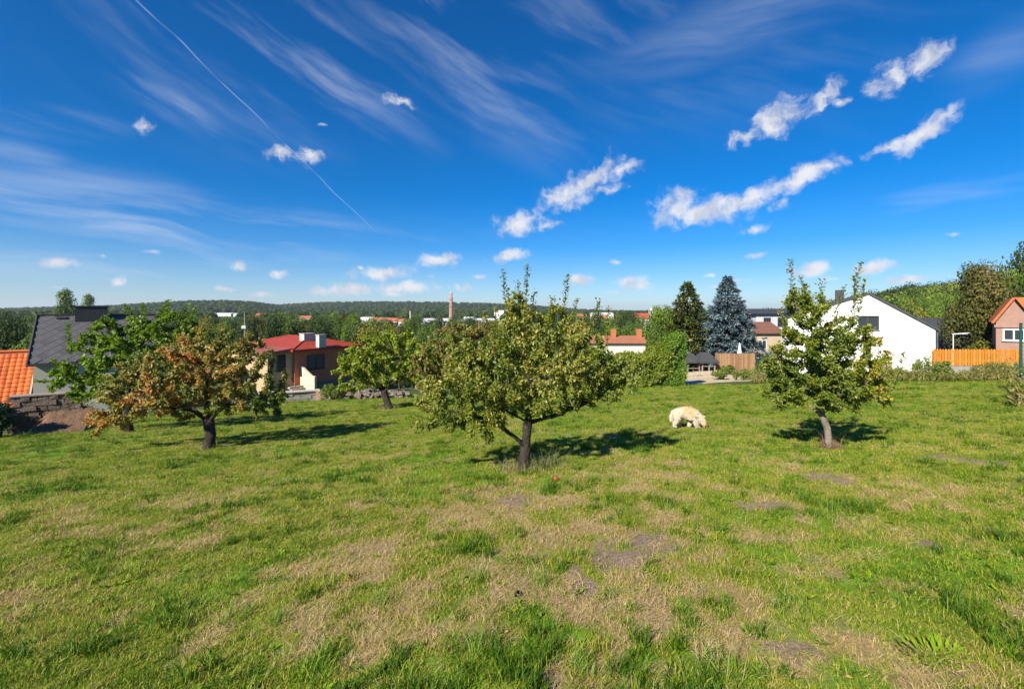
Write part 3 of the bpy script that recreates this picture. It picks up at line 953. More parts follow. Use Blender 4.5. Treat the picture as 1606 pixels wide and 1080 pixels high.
def scatter_band(y0, y1, dens, size, rng):
    area = 1.36 * (y1 ** 2 - y0 ** 2)
    n = int(area * dens)
    y = np.sqrt(rng.random(n) * (y1 ** 2 - y0 ** 2) + y0 ** 2)
    u = (rng.random(n) * 2 - 1) * 1.36
    x = u * y
    return x, y, np.full(n, size)
rng = np.random.default_rng(300)
bx, by, bs = zip(*[scatter_band(*a, rng) for a in [(1.5, 3.2, 420, .85), (3.2, 6, 300, .95), (6, 10, 150, 1.15), (10, 16, 70, 1.5), (16, 25, 34, 2.0), (25, 36, 18, 2.5)]])
X, Y, S = map(np.concatenate, (bx, by, bs))
keep = Y < lawn_edge(X / Y) + rng.normal(0, .4, len(X))
X, Y, S = X[keep], Y[keep], S[keep]
dry_, soil_, lush_ = masks(X, Y)
n = len(X); rv = rng.random(n)
keep = rv > soil_ * .80
X, Y, S, dry_, soil_, lush_ = [a[keep] for a in (X, Y, S, dry_, soil_, lush_)]
n = len(X)
rv = rng.random(n)
fine_ = fbm(X * 2.6, Y * 2.6, 3, 71)
is_dead = rng.random(n) < np.clip(dry_ * 1.0 - .02 + .14 * (fine_ - .5), 0, .9)
longp = (.012 + .32 * sstep(.60, .76, fbm(X * 1.7 + 11, Y * 1.7, 3, 81))) * (1 - dry_ * .75)
is_long = (~is_dead) & (rng.random(n) < longp)
is_weed = (~is_dead) & (~is_long) & (rng.random(n) < .035)
pick = rng.integers(0, 4, n)
pick = np.where(is_long, 4 + rng.integers(0, 3, n), pick)
pick = np.where(is_dead, 7 + rng.integers(0, 3, n), pick)
pick = np.where(is_weed, 10 + rng.integers(0, 2, n), pick)
far_ = sstep(6, 16, Y)
tone = .30 + .46 * dry_ - .22 * sstep(.52, .68, fbm(X * 1.5 + 7, Y * 1.5, 4, 93)) * (1 - .6 * far_) + rng.normal(0, .09, n) + .20 * (fbm(X * .7, Y * .7, 3, 91) - .5) - .10 * lush_ - .13 * far_
tone = np.where(is_long, tone - .20, tone)
tone = np.where(is_dead, .74 + rng.normal(0, .10, n), tone)
tone = np.where(is_weed, .12 + rng.normal(0, .06, n), tone)
hs = S * (.65 + .7 * rng.random(n)) * np.where(is_long, .75 + .5 * rng.random(n), 1)
sc3 = np.stack([S * (.8 + .4 * rng.random(n)), S * (.8 + .4 * rng.random(n)), np.where(S > 1.2, hs * .72, hs)], 1)
rot = np.stack([rng.normal(0, .08, n) - .12, rng.normal(0, .08, n), rng.random(n) * 6.283], 1)
rot[:, 0] = rng.normal(0, .08, n)
Z = gz(X, Y)
grass_ob = instancer('grass', np.stack([X, Y, Z], 1), sc3, rot, pick, protos, {'tone': np.clip(tone, 0, 1)})
tag(grass_ob, 'short mown grass, green with straw coloured dry patches, covering the meadow', 'grass', None, 'stuff')

# single bright clumps that stand out of the lawn
clump_mat = leafmat('clump_green', [(0, (.09, .18, .008)), (.5, (.17, .28, .012)), (1, (.28, .36, .03))], trans=.4, rough=.7, spec=.1)
for i, (px, py, h, w, n_, lab) in enumerate([
        (845, 918, .13, .07, 80, 'bright grass clump growing alone out of the bare straw patch'),
        (365, 975, .14, .10, 110, 'long bright grass clump at the edge of a dry patch'),
        (745, 1020, .16, .13, 120, 'wide tuft of long grass beside a straw patch'),
        (435, 975, .14, .07, 90, 'narrow tuft of long grass beside another bright clump'),
        (600, 945, .13, .10, 90, 'loose tuft of long mid green grass'),
        (490, 1060, .15, .10, 100, 'thick long grass tuft in the foreground turf'),
        (1130, 1050, .15, .12, 110, 'dense green grass tuft beside a bald patch'),
        (1060, 800, .16, .22, 130, 'patch of longer fresh grass on the slope below the trees'),
        (1320, 820, .17, .25, 140, 'wide pale green tuft on the slope below the slender tree'),
        (1240, 960, .16, .14, 110, 'spiky green tuft leaning out over straw'),
        (915, 1050, .14, .10, 100, 'short thick grass tuft near the bottom of the slope')]):
    p = hit(px, py)
    me = blade_mesh('grass_clump', n_, w, h * .85, .3, .0048, .6, 400 + i, .5, (.45, .25))
    tag(link('grass_clump', me, clump_mat, None, p), lab, 'grass clump', 'bright grass clumps in the lawn')
p = hit(1462, 1030)
o = thing('weed_plant', 'broad leaved bright lime weed rosette lying in the lawn', 'weed', p)
rng = np.random.default_rng(77)
for k in range(70):
    th = k * 2.4; L_ = .03 + .05 * rng.random(); r0_ = .014 * math.sqrt(k)
    d = np.array([[math.cos(th), math.sin(th), .5 + .9 * rng.random()]]); nrm_ = np.array([[-d[0, 0] * .5 + rng.normal(0, .3), -d[0, 1] * .5, 1.0]])
    link('leaf', leaf_mesh('leaf', np.array([[r0_ * math.cos(th) * 1.5, r0_ * math.sin(th) * .8, .01 + .02 * rng.random()]]), d, nrm_, np.array([L_]), np.array([L_ * .30]), np.array([.4 + .6 * rng.random()])), clump_mat, o)
# fallen apple and a clod
def lump(name, c, r, mat, seed, squash=.8, amp=.2, n=10):
    rng = np.random.default_rng(seed)
    b = MB(); c = Vector(c)
    prof = []
    for i in range(n + 1):
        t = math.pi * i / n
        prof.append((max(r * math.sin(t), r * .05), -r * squash * math.cos(t) + r * squash))
    b.lathe(c, prof, 12)
    b.v = [tuple(Vector(v) + Vector(rng.normal(0, amp * r * .3, 3))) for v in b.v]
    return b.build(name, mat, None, True, c)
p = hit(872, 754)
ap = lump('apple', (p.x, p.y, p.z + .0), .036, surf('apple_red', (.50, .05, .025), (.62, .13, .04), 20, .4, .0), 5, .92, .05)
tag(ap, 'red fallen apple lying in the grass by the gnarled tree', 'apple')
p = hit(812, 934)
tag(lump('soil_clod', p, .024, surf('soil_dark', (.05, .042, .036), (.09, .075, .06), 30, .95, .8, 60), 6, .5, .9), 'small dark clod of earth on the straw patch', 'clod')

# dry tall grass round the trunks
def dry_ring(center, r, n, h, seed, stops, name, label, lean=.6):
    rng = np.random.default_rng(seed)
    me = blade_mesh(name, n, r, h, .45, .006, lean, seed, .8, (.45, .3))
    V = np.empty(len(me.vertices) * 3, np.float32); me.vertices.foreach_get('co', V); V = V.reshape(-1, 3)
    V[:, 2] += np.repeat(gz(V[::5, 0] + center.x, V[::5, 1] + center.y) - center.z, 5)
    me.vertices.foreach_set('co', V.ravel()); me.update()
    return tag(link(name, me, leafmat('mat_' + name + str(seed), stops, trans=.25), None, center), label, 'grass', None, 'stuff')
DRY = [(0, (.09, .13, .025)), (.5, (.19, .16, .06)), (1, (.36, .26, .13))]
dry_ring(b0, .48, 460, .20, 501, DRY, 'tall_grass', 'dry unmown grass standing round the gnarled apple trunk')
dry_ring(b0 + Vector((.35, .25, -.03)), .45, 300, .28, 504, [(0, (.05, .09, .02)), (.6, (.12, .14, .03)), (1, (.3, .25, .1))], 'tall_grass', 'green unmown grass in the shade of the gnarled apple tree')
dry_ring(b2, .17, 300, .20, 502, [(0, (.16, .09, .04)), (1, (.34, .20, .11))], 'dead_grass', 'ring of reddish dead grass round the slender pale trunk')
dry_ring(b1, .3, 120, .16, 503, DRY, 'tall_grass', 'sparse unmown grass at the foot of the orange leaved tree')
dry_ring(b3, .6, 250, .3, 505, DRY, 'tall_grass', 'dry grass at the foot of the lime green tree')

# fallen leaves
rng = np.random.default_rng(555)
FX, FY_ = [], []
for (c_, r_, n_) in ((b0, 1.6, 260), (b1, 2.6, 260), (b2, 1.1, 160), (Vector((.5, 5.0, 0)), 4.0, 170)):
    FX.append(c_.x + rng.normal(0, r_ * .6, n_)); FY_.append(np.maximum(c_.y + rng.normal(0, r_ * .6, n_), 1.8))
FX, FY_ = np.concatenate(FX), np.concatenate(FY_); n = len(FX); th = rng.random(n) * 6.28
P0 = np.stack([FX, FY_, gz(FX, FY_) + .018 + .02 * rng.random(n)], 1)
o = link('fallen_leaves', leaf_mesh('fallen_leaves', P0 - np.array([0, 8, -2.7]), np.stack([np.cos(th), np.sin(th), rng.normal(0, .25, n)], 1), rng.normal(0, .35, (n, 3)) + [0, 0, 1], .03 + .02 * rng.random(n), .016 + .009 * rng.random(n), rng.random(n)), leafmat('leaf_fallen', [(0, (.20, .11, .05)), (.5, (.34, .20, .07)), (1, (.48, .32, .10))]), None, Vector((0, 8, -2.7)))
tag(o, 'scattered brown and yellow fallen leaves lying in the grass', 'leaves', None, 'stuff')

# ------------------------------------------------------------------ trees of the valley
def blob_tree(name, seed, lobes, nleaf, size, wr, shape='round', spread=1.0):
    """crown and trunk meshes of a tree of height 1"""
    rng = np.random.default_rng(seed)
    C, Rr = [], []
    for k in range(lobes):
        if shape == 'poplar':
            z = .12 + .85 * rng.random(); w = wr * (.55 + .6 * math.sin(math.pi * min(1, (z + .1) / 1.15)))
            a = rng.random() * 6.28; q = math.sqrt(rng.random())
            C.append((w * q * math.cos(a) * .6, w * q * math.sin(a) * .6, z)); Rr.append(.085 + .05 * rng.random())
        else:
            v = rng.normal(size=3); v /= np.linalg.norm(v); q = rng.random() ** .45
            z = .54 + v[2] * q * .40
            C.append((v[0] * q * wr * .78, v[1] * q * wr * .78, z)); Rr.append(.10 + .09 * rng.random())
    C = np.array(C); Rr = np.array(Rr)
    i = rng.integers(0, lobes, nleaf)
    d = unit(rng.normal(size=(nleaf, 3)) + [0, 0, .25])
    P0 = C[i] + d * (Rr[i] * (.55 + .5 * rng.random(nleaf)))[:, None]
    Nr = unit(d + rng.normal(0, .45, (nleaf, 3)))
    Dr = unit(np.cross(Nr, rng.normal(size=(nleaf, 3))) + [0, 0, -.2])
    L = size * (.6 + .8 * rng.random(nleaf))
    lt = rng.normal(0, .16, lobes)
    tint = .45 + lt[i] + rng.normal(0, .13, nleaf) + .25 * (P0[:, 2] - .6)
    crown = leaf_mesh(name + '_crown', P0 - Dr * L[:, None] * .5, Dr, Nr, L, L * .75, tint)
    b = MB(); b.tube([(0, 0, -.04), (.006, 0, .15), (-.004, .004, .35), (0, 0, .6)], [.032, .024, .018, .008], 7)
    for k in range(6):
        j = rng.integers(0, lobes); c = C[j]
        b.tube([(0, 0, .22 + .05 * k), (c[0] * .5, c[1] * .5, .5 * (c[2] + .3 + .05 * k)), tuple(c)], [.012, .008, .004], 5)
    tr = bpy.data.meshes.new(name + '_trunk'); tr.from_pydata(b.v, [], b.f); tr.update()
    tr.materials.append(bark)
    return crown, tr
def V_(name, stops):
    return leafmat(name, stops, rough=.6, trans=.25, spec=.2, back=1.1)
vm = {
    'mid': V_('leaf_mid', [(0, (.030, .064, .008)), (.5, (.095, .155, .017)), (1, (.19, .245, .032))]),
    'dark': V_('leaf_dark', [(0, (.016, .034, .007)), (.5, (.044, .076, .014)), (1, (.09, .125, .024))]),
    'yellow': V_('leaf_yellowgreen', [(0, (.07, .085, .008)), (.5, (.17, .175, .018)), (1, (.27, .235, .035))]),
    'bright': V_('leaf_fresh', [(0, (.04, .085, .008)), (.5, (.115, .185, .015)), (1, (.20, .26, .028))]),
    'brown': V_('leaf_brown', [(0, (.035, .042, .008)), (.5, (.095, .105, .020)), (1, (.19, .145, .04))]),
}
KINDS = {}
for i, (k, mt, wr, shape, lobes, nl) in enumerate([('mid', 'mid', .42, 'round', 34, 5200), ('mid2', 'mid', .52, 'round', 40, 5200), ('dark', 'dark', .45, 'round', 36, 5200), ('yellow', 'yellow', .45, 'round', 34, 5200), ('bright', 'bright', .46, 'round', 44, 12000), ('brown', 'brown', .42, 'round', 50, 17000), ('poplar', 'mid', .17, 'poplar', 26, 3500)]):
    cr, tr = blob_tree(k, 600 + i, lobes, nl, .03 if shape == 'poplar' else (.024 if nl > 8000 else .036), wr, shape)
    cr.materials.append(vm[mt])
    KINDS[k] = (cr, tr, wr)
TREE_LABEL = {}
def valley_tree(kind, px, top, Y, wpx, name, label, group=None):
    cr, tr, wr = KINDS[kind]
    p = gpx(px, Y); z1 = -(top - HY) / F * Y
    h = max((z1 - p.z) * 1.03, 2.0)
    r_ = thing(name, label, 'tree', p, group, random.random() * 6.28)
    k = wpx / F * Y / 2 / (wr * 1.02)
    k = max(k, h * .45)
    r_.scale = (k, k, h)
    link('trunk', tr, None, r_); link('crown', cr, None, r_)
    return r_
random.seed(21)
G1 = 'trees in the belt across the valley'
lab = {'mid': 'mid green broad tree in the belt across the valley', 'mid2': 'wide mid green tree in the belt across the valley', 'dark': 'dark green tree in the belt across the valley', 'yellow': 'yellowish green tree in the belt across the valley', 'bright': 'fresh light green tree in the belt across the valley', 'brown': 'brownish tree in the belt across the valley'}
LANDMARK = [(25, 'left of the slate roof'), (75, 'over the orange tiled annex'), (150, 'behind the wide dark chimney'), (235, 'behind the end of the slate roof'), (300, 'above the leafy bright green tree'), (380, 'above the orange leaved tree'), (430, 'just right of the utility pole'), (490, 'over the two white chimneys'), (555, 'over the end of the red metal roof'), (610, 'above the lime green tree'), (665, 'below the thin pale chimney'), (725, 'below the brick chimney stack'), (790, 'in front of the white factory halls'), (860, 'behind the shoots of the gnarled tree'), (930, 'right of the gnarled tree'), (985, 'over the salmon tiled roof'), (1030, 'below the church tower'), (1200, 'behind the dark fir')]
def belt(x0, x1, step, t0, t1, y0, y1, w0, w1, kinds, row):
    x = x0
    while x < x1:
        k = random.choice(kinds)
        px = x + random.uniform(-4, 4)
        lm_ = [l for e, l in LANDMARK if px < e][0]
        drop = 7 if any(a_ - 8 < px < b_ + 8 for a_, b_ in ((334, 378), (563, 586), (598, 640), (468, 488))) else 0
        adj = {'mid': 'mid green', 'mid2': 'wide mid green', 'dark': 'dark green', 'yellow': 'yellowish', 'bright': 'light green', 'brown': 'brownish'}[k]
        valley_tree(k, px, random.uniform(t0, t1) + drop, random.uniform(y0, y1), random.uniform(w0, w1), 'broadleaf_tree', adj + ' ' + row + ' valley tree ' + lm_, G1)
        x += step * random.uniform(.75, 1.25)
KK = ['mid', 'mid2', 'dark', 'yellow', 'mid', 'bright', 'bright', 'yellow', 'brown']
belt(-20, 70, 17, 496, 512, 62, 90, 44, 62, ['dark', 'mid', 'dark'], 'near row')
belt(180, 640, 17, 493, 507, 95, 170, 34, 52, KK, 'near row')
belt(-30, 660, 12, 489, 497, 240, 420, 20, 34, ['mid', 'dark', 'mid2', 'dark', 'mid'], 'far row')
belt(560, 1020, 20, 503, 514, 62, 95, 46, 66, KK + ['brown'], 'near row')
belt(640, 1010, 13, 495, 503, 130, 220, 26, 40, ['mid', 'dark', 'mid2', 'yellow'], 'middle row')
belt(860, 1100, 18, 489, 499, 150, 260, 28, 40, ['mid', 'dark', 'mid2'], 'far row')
valley_tree('bright', 551, 484, 120, 34, 'broadleaf_tree', 'tall light green tree rising out of the valley belt')
valley_tree('yellow', 575, 500, 80, 62, 'broadleaf_tree', 'broad yellowing tree beyond the red roofed bungalow')
valley_tree('mid', 462, 489, 110, 40, 'broadleaf_tree', 'domed green tree above the red roofed bungalow')
valley_tree('poplar', 103, 459, 190, 24, 'poplar_tree', 'taller slim poplar rising above the slate roof')
valley_tree('poplar', 138, 466, 200, 18, 'poplar_tree', 'shorter slim poplar beside the wide dark chimney')
# right side
valley_tree('bright', 1045, 470, 62, 66, 'broadleaf_tree', 'bright green leafy tree leaning on the dark fir')
valley_tree('mid', 1030, 482, 68, 50, 'broadleaf_tree', 'mid green tree left of the dark fir')
valley_tree('mid', 1212, 470, 90, 50, 'broadleaf_tree', 'round green tree behind the grey upper storey')
valley_tree('yellow', 1250, 452, 70, 60, 'broadleaf_tree', 'yellowing tree behind the ridge of the white house')
valley_tree('brown', 1530, 414, 46, 96, 'broadleaf_tree', 'big dark brownish tree beside the pink house')
valley_tree('bright', 1592, 408, 62, 96, 'broadleaf_tree', 'tall bright green tree behind the pink house')
valley_tree('mid', 1625, 398, 58, 80, 'broadleaf_tree', 'tall mid green tree above the orange tiled roof')
valley_tree('dark', 1600, 394, 98, 80, 'broadleaf_tree', 'dusky tree topping the slope behind the bright green tree')
valley_tree('bright', 1655, 410, 60, 90, 'broadleaf_tree', 'bright green tree on the slope above the pink house')
G2 = 'trees on the slope behind the white house'
for (px, top, Y, w, k) in [(1385, 462, 84, 60, 'mid'), (1418, 456, 92, 64, 'bright'), (1452, 460, 88, 56, 'bright'), (1480, 452, 95, 56, 'bright'), (1505, 450, 90, 56, 'mid'), (1436, 474, 72, 56, 'yellow'), (1474, 472, 76, 50, 'bright'), (1400, 472, 75, 50, 'bright'), (1345, 470, 100, 54, 'mid'), (1545, 440, 95, 70, 'bright'), (1570, 430, 85, 70, 'mid'), (1660, 400, 95, 90, 'mid'), (1690, 420, 60, 90, 'dark')]:
    valley_tree(k, px, top, Y, w, 'broadleaf_tree', {'mid': 'mid green tree on the slope behind the white house', 'bright': 'sunny light green tree on the slope behind the white house', 'yellow': 'yellow green tree on the slope behind the white house', 'dark': 'dark tree on the slope behind the pink house'}[k], G2)

# far woods: one mass
fp = []
for k in range(3):
    rng = np.random.default_rng(700 + k)
    nl = 260; d = unit(rng.normal(size=(nl, 3)) + [0, 0, .3])
    P0 = d * np.array([.42, .42, .5]) * (.8 + .3 * rng.random((nl, 1))) + [0, 0, .55]
    Nr = unit(d + rng.normal(0, .3, (nl, 3))); Dr = unit(np.cross(Nr, rng.normal(size=(nl, 3))))
    L = .22 * (.6 + .7 * rng.random(nl))
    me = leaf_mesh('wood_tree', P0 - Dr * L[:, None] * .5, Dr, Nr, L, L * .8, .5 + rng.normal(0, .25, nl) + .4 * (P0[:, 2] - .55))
    fp.append(proto('wood_%d' % k, me, [vm['dark'], V_('leaf_wood', [(0, (.010, .026, .008)), (.5, (.026, .052, .014)), (1, (.055, .085, .02))]), vm['dark']][k]))
rng = np.random.default_rng(710)
n = 15000
u = rng.uniform(-1.7, 1.9, n); q = rng.random(n) ** .6
dd = np.where(u < -.55, 1500., 2100.)
Yf = dd * (.22 + .86 * q)
Xf = u * Yf
ok = Yf > 0
# nearer wood on the right-hand hill
n2 = 2600
u2 = rng.uniform(.62, 2.0, n2); Y2 = 105 + 520 * rng.random(n2) ** 1.4
hh = rng.uniform(9, 15, n2); wv_ = hh * rng.uniform(.9, 1.2, n2)
hp = [proto('hill_%d' % i, KINDS[k][0], None) for i, k in enumerate(('mid', 'mid2', 'bright', 'dark', 'yellow'))]
hw_ = instancer('hill_woods', np.stack([u2 * Y2, Y2, gz(u2 * Y2, Y2) - .8], 1), np.stack([wv_, wv_, hh], 1), np.stack([np.zeros(n2), np.zeros(n2), rng.random(n2) * 6.28], 1), rng.choice(5, n2, p=[.3, .25, .15, .2, .1]), hp)
tag(hw_, 'green wood covering the hill behind the pink and white houses', 'woods', None, 'stuff')
# scattered trees on the valley floor
n3 = 1500
u3 = rng.uniform(-1.6, .62, n3); Y3 = rng.uniform(430, 1000, n3)
town = (u3 > -.36) & (u3 < .42) & (Y3 < 760)
u3, Y3 = u3[~town], Y3[~town]
Xf = np.concatenate([Xf, u3 * Y3]); Yf = np.concatenate([Yf, Y3])
uf = Xf / Yf * F + CX
seen = np.ones(len(Xf), bool)
for (a_, b_, Yb) in ((334, 378, 900), (563, 586, 520), (598, 640, 400), (640, 648, 400), (653, 795, 470), (928, 964, 560), (996, 1028, 345), (774, 792, 900), (468, 488, 420), (398, 416, 520)):
    seen &= ~((uf > a_ - 3) & (uf < b_ + 3) & (Yf < Yb + 20))
Xf, Yf = Xf[seen], Yf[seen]
Zf = gz(Xf, Yf)
nF = len(Xf)
hh = rng.uniform(8, 14, nF); wv_ = hh * rng.uniform(1.0, 1.5, nF)
far_w = instancer('far_woods', np.stack([Xf, Yf, Zf - .5], 1), np.stack([wv_, wv_, hh], 1), np.stack([np.zeros(nF), np.zeros(nF), rng.random(nF) * 6.28], 1), rng.integers(0, 3, nF), fp)
tag(far_w, 'dark wooded hills closing the valley on the horizon', 'woods', None, 'stuff')

# ------------------------------------------------------------------ conifers
def conifer(name, label, px, top, Y, wpx, mat, seed, nw=26, droop=.25, gap=0.0, base_h=.06, expo=.85, size=.22, ntuft=34):
    rng = np.random.default_rng(seed)
    p = gpx(px, Y); H = -(top - HY) / F * Y - p.z; Rm = wpx / F * Y / 2
    root = thing(name, label, 'tree', p)
    tb = MB(); tb.tube([(p.x, p.y, p.z - .2), (p.x, p.y, p.z + H * .5), (p.x, p.y, p.z + H * .97)], [H * .022, H * .012, .01], 8)
    P0, Dr, Nr, L, T = [], [], [], [], []
    for w in range(nw):
        t = (w + .5) / nw
        z = H * (base_h + (1 - base_h) * (1 - (1 - t) ** 1.05))
        r_ = Rm * (1 - t) ** expo * (1.0 - .25 * max(0, .12 - t) / .12) + .12
        nb = int(6 + 9 * (1 - t))
        for k in range(nb):
            if rng.random() < gap: continue
            a = k / nb * 6.283 + w * 1.1 + rng.normal(0, .15)
            rl = r_ * (.75 + .4 * rng.random())
            dr = droop * rl * (1 if t < .8 else -.5)
            bend = lambda q: np.array([math.cos(a) * rl * q, math.sin(a) * rl * q, z - dr * q * 1.2 + dr * .7 * q * q])
            tb.tube([Vector(p) + Vector(bend(0)), Vector(p) + Vector(bend(.5)), Vector(p) + Vector(bend(.97))], [.03 * rl / 2 + .012, .015 * rl / 2 + .008, .004], 4)
            m_ = int(ntuft * (.3 + .7 * rl / Rm))
            tint0 = rng.normal(0, .12)
            for j in range(m_):
                q = .15 + .88 * math.sqrt(rng.random()); side = rng.normal(0, .17 * rl * (1.15 - q))
                c = bend(q) + np.array([-math.sin(a) * side, math.cos(a) * side, rng.normal(0, .05) - .05])
                P0.append(c); d = np.array([math.cos(a), math.sin(a), -.15]) + rng.normal(0, .5, 3) + np.array([-math.sin(a), math.cos(a), 0]) * side * 1.5
                Dr.append(d); Nr.append(rng.normal(0, .4, 3) + [0, 0, 1]); L.append(size * (.6 + .8 * rng.random())); T.append(.45 + tint0 + rng.normal(0, .15) + .22 * (q - .6))
    tb.build('trunk', bark, root)
    me = leaf_mesh('crown', np.array(P0), unit(np.array(Dr)), np.array(Nr), np.array(L), np.array(L) * .42, np.array(T), .15)
    link('crown', me, mat, root)
    return root
MBS = V_('needle_blue', [(0, (.045, .075, .085)), (.5, (.125, .18, .195)), (1, (.27, .34, .36))])
MFR = V_('needle_dark', [(0, (.030, .045, .008)), (.5, (.085, .105, .016)), (1, (.17, .165, .03))])
conifer('blue_spruce', 'tall silvery blue spruce behind the brown board fence', 1141, 434, 58, 122, MBS, 801, nw=34, size=.46, ntuft=90, expo=1.0, base_h=.12)
conifer('fir_tree', 'dark olive fir with ragged top behind the garden shelters', 1078, 443, 60, 96, MFR, 802, nw=26, gap=.15, droop=.1, size=.48, ntuft=80, expo=.8, base_h=.10)

# ------------------------------------------------------------------ hedge and shrubs
def leaf_volume(P0, rng, L, outward):
    n = len(P0)
    Nr = unit(outward + rng.normal(0, .5, (n, 3)))
    Dr = unit(np.cross(Nr, rng.normal(size=(n, 3))) + [0, 0, .25])
    return Dr, Nr, L * (.6 + .8 * rng.random(n))
def shrub(name, label, cat, c, rx, ry, h, n, L, mat, seed, group=None, stems=True, spiky=0.0, tint=.45):
    rng = np.random.default_rng(seed)
    c = Vector(c)
    nl = 14
    v = unit(rng.normal(size=(nl, 3))) * rng.random((nl, 1)) ** .4
    C = v * [rx * .7, ry * .7, h * .32] + [0, 0, h * .52]
    Rr = (.28 + .2 * rng.random(nl)) * min(rx, ry, h * .7)
    i = rng.integers(0, nl, n); d = unit(rng.normal(size=(n, 3)))
    P0 = C[i] + d * (Rr[i] * (.4 + .7 * rng.random(n)))[:, None]
    P0[:, 2] = np.abs(P0[:, 2]) * (1 + spiky * rng.random(n)) + .02
    Dr, Nr, Ls = leaf_volume(P0, rng, L, d)
    root = thing(name, label, cat, c, group)
    link('foliage', leaf_mesh('foliage', P0, Dr, Nr, Ls, Ls * .6, tint + rng.normal(0, .2, n)), mat, root)
    b = MB()
    for k in range(7):
        q = Vector(C[k])
        b.tube([c + Vector((q.x * .1, q.y * .1, -.05)), c + Vector((q.x * .5, q.y * .5, q.z * .6)), c + q], [.02, .014, .006], 5)
    b.build('stems', bark, root)
    return root
rng = np.random.default_rng(820)
def hedge(name, label, x0, x1, Y0, Y1, top_fn, depth, n, L, mat, seed):
    rng = np.random.default_rng(seed)
    t = rng.random(n)
    X_ = (x0 + (x1 - x0) * t); Yc = Y0 + (Y1 - Y0) * t
    w = rng.random(n); top = top_fn(t) + (fbm(X_ * 1.3, X_ * 0 + seed, 4, seed, .65) - .5) * 1.5 + rng.normal(0, .09, n)
    face = rng.random(n)
    yo = np.where(face < .6, -depth / 2 + rng.normal(0, .10, n), (rng.random(n) - .5) * depth)
    bulge = (fbm(X_ * .9, w * 3.2, 3, seed + 3) - .5) * 1.6
    zt = np.where(face < .6, w, 1 - np.abs(rng.normal(0, .06, n)))
    yo = yo + np.where(face < .6, bulge, 0)
    gz_ = gz(X_, Yc)
    Z_ = gz_ + .05 + zt * (top)
    end = rng.random(n) < .08
    X_ = np.where(end, np.where(rng.random(n) < .5, x0, x1) + rng.normal(0, .12, n), X_)
    P0 = np.stack([X_, Yc + yo, Z_], 1)
    c = Vector(((x0 + x1) / 2, (Y0 + Y1) / 2, gz1((x0 + x1) / 2, (Y0 + Y1) / 2)))
    out = np.stack([np.zeros(n), np.where(face < .6, -1., -.2), np.where(face < .6, .3, 1.)], 1)
    Dr, Nr, Ls = leaf_volume(P0, rng, L, out)
    root = thing(name, label, 'hedge', c)
    link('foliage', leaf_mesh('foliage', P0 - np.array(c), Dr, Nr, Ls, Ls * .55, .45 + .8 * bulge * -.3 + rng.normal(0, .2, n) + .3 * (fbm(X_ * 1.1, Z_ * 1.1, 2, 44) - .5)), mat, root)
    b = MB()
    k = int(abs(x1 - x0) / .8) + 2
    for i in range(k):
        t_ = i / (k - 1) * .9 + .05
        x = x0 + (x1 - x0) * t_; y = Y0 + (Y1 - Y0) * t_; z = gz1(x, y); h_ = float(top_fn(np.array([t_]))[0])
        b.tube([(x, y, z - .1), (x + .05, y, z + h_ * .5), (x, y + .04, z + h_ * .85)], [.05, .04, .02], 6)
    b.build('stems', bark, root)
    # an inner core of dense twigs keeps the hedge opaque
    return root
LH = leafmat('leaf_hedge', [(0, (.06, .105, .008)), (.5, (.165, .215, .014)), (1, (.30, .30, .03))])
LT = leafmat('leaf_thuja', [(0, (.045, .105, .008)), (.5, (.11, .205, .014)), (1, (.21, .29, .025))])
xa, xb = (862 - CX) / F * 35.0, (1046 - CX) / F * 34.0
hedge('hedge', 'tall loose yellow green hedge closing the meadow beside the thuja', xa, xb, 35.0, 34.0, lambda t: 2.75 + .25 * np.sin(t * 7), 1.5, 27000, .16, LH, 821)
xa, xb = (1038 - CX) / F * 34.2, (1069 - CX) / F * 33.9
hedge('thuja_hedge', 'denser bright green thuja block at the end of the hedge', xa, xb, 34.0, 33.8, lambda t: 3.25 + .35 * t, 1.5, 11000, .14, LT, 822)

# ------------------------------------------------------------------ building helpers
UP = Vector((0, 0, 1))
def window(parent, c, ex, nrm_, w, h, frame, pane_mat, cols=2, sill=None, depth=.07, fw=.06, name='window'):
    """frame part with pane sub-parts; c is the centre on the wall face, nrm_ points out"""
    c = Vector(c); ex = Vector(ex).normalized(); n = Vector(nrm_).normalized()
    f = MB()
    o = c - ex * w / 2 - UP * h / 2 + n * .004
    d = n * depth
    f.box(o, ex * w, d, UP * fw)
    f.box(o + UP * (h - fw), ex * w, d, UP * fw)
    f.box(o + UP * fw, ex * fw, d, UP * (h - 2 * fw))
    f.box(o + UP * fw + ex * (w - fw), ex * fw, d, UP * (h - 2 * fw))
    for i in range(1, cols):
        x = w * i / cols - fw / 2
        f.box(o + UP * fw + ex * x, ex * fw, d, UP * (h - 2 * fw))
    fr = f.build(name, frame, parent)
    for i in range(cols):
        x0 = fw if i == 0 else w * i / cols + fw / 2
        x1 = w - fw if i == cols - 1 else w * (i + 1) / cols - fw / 2
        MB().box(o + ex * (x0 + .004) + UP * (fw + .004) + n * .012, ex * (x1 - x0 - .008), n * .012, UP * (h - 2 * fw - .008)).build('pane', pane_mat, fr)
    if sill:
        MB().box(o - ex * .06 - UP * .05, ex * (w + .12), n * (depth + .08), UP * .045).build('sill', sill, fr)
    return fr
GL = glass()
dark_frame = surf('frame_dark', (.035, .035, .04), (.05, .05, .055), 4, .5, 0)
white_frame = surf('frame_white', (.75, .75, .75), (.68, .68, .68), 4, .5, 0)
brown_frame = surf('frame_brown', (.09, .05, .03), (.06, .035, .02), 8, .6, .1)

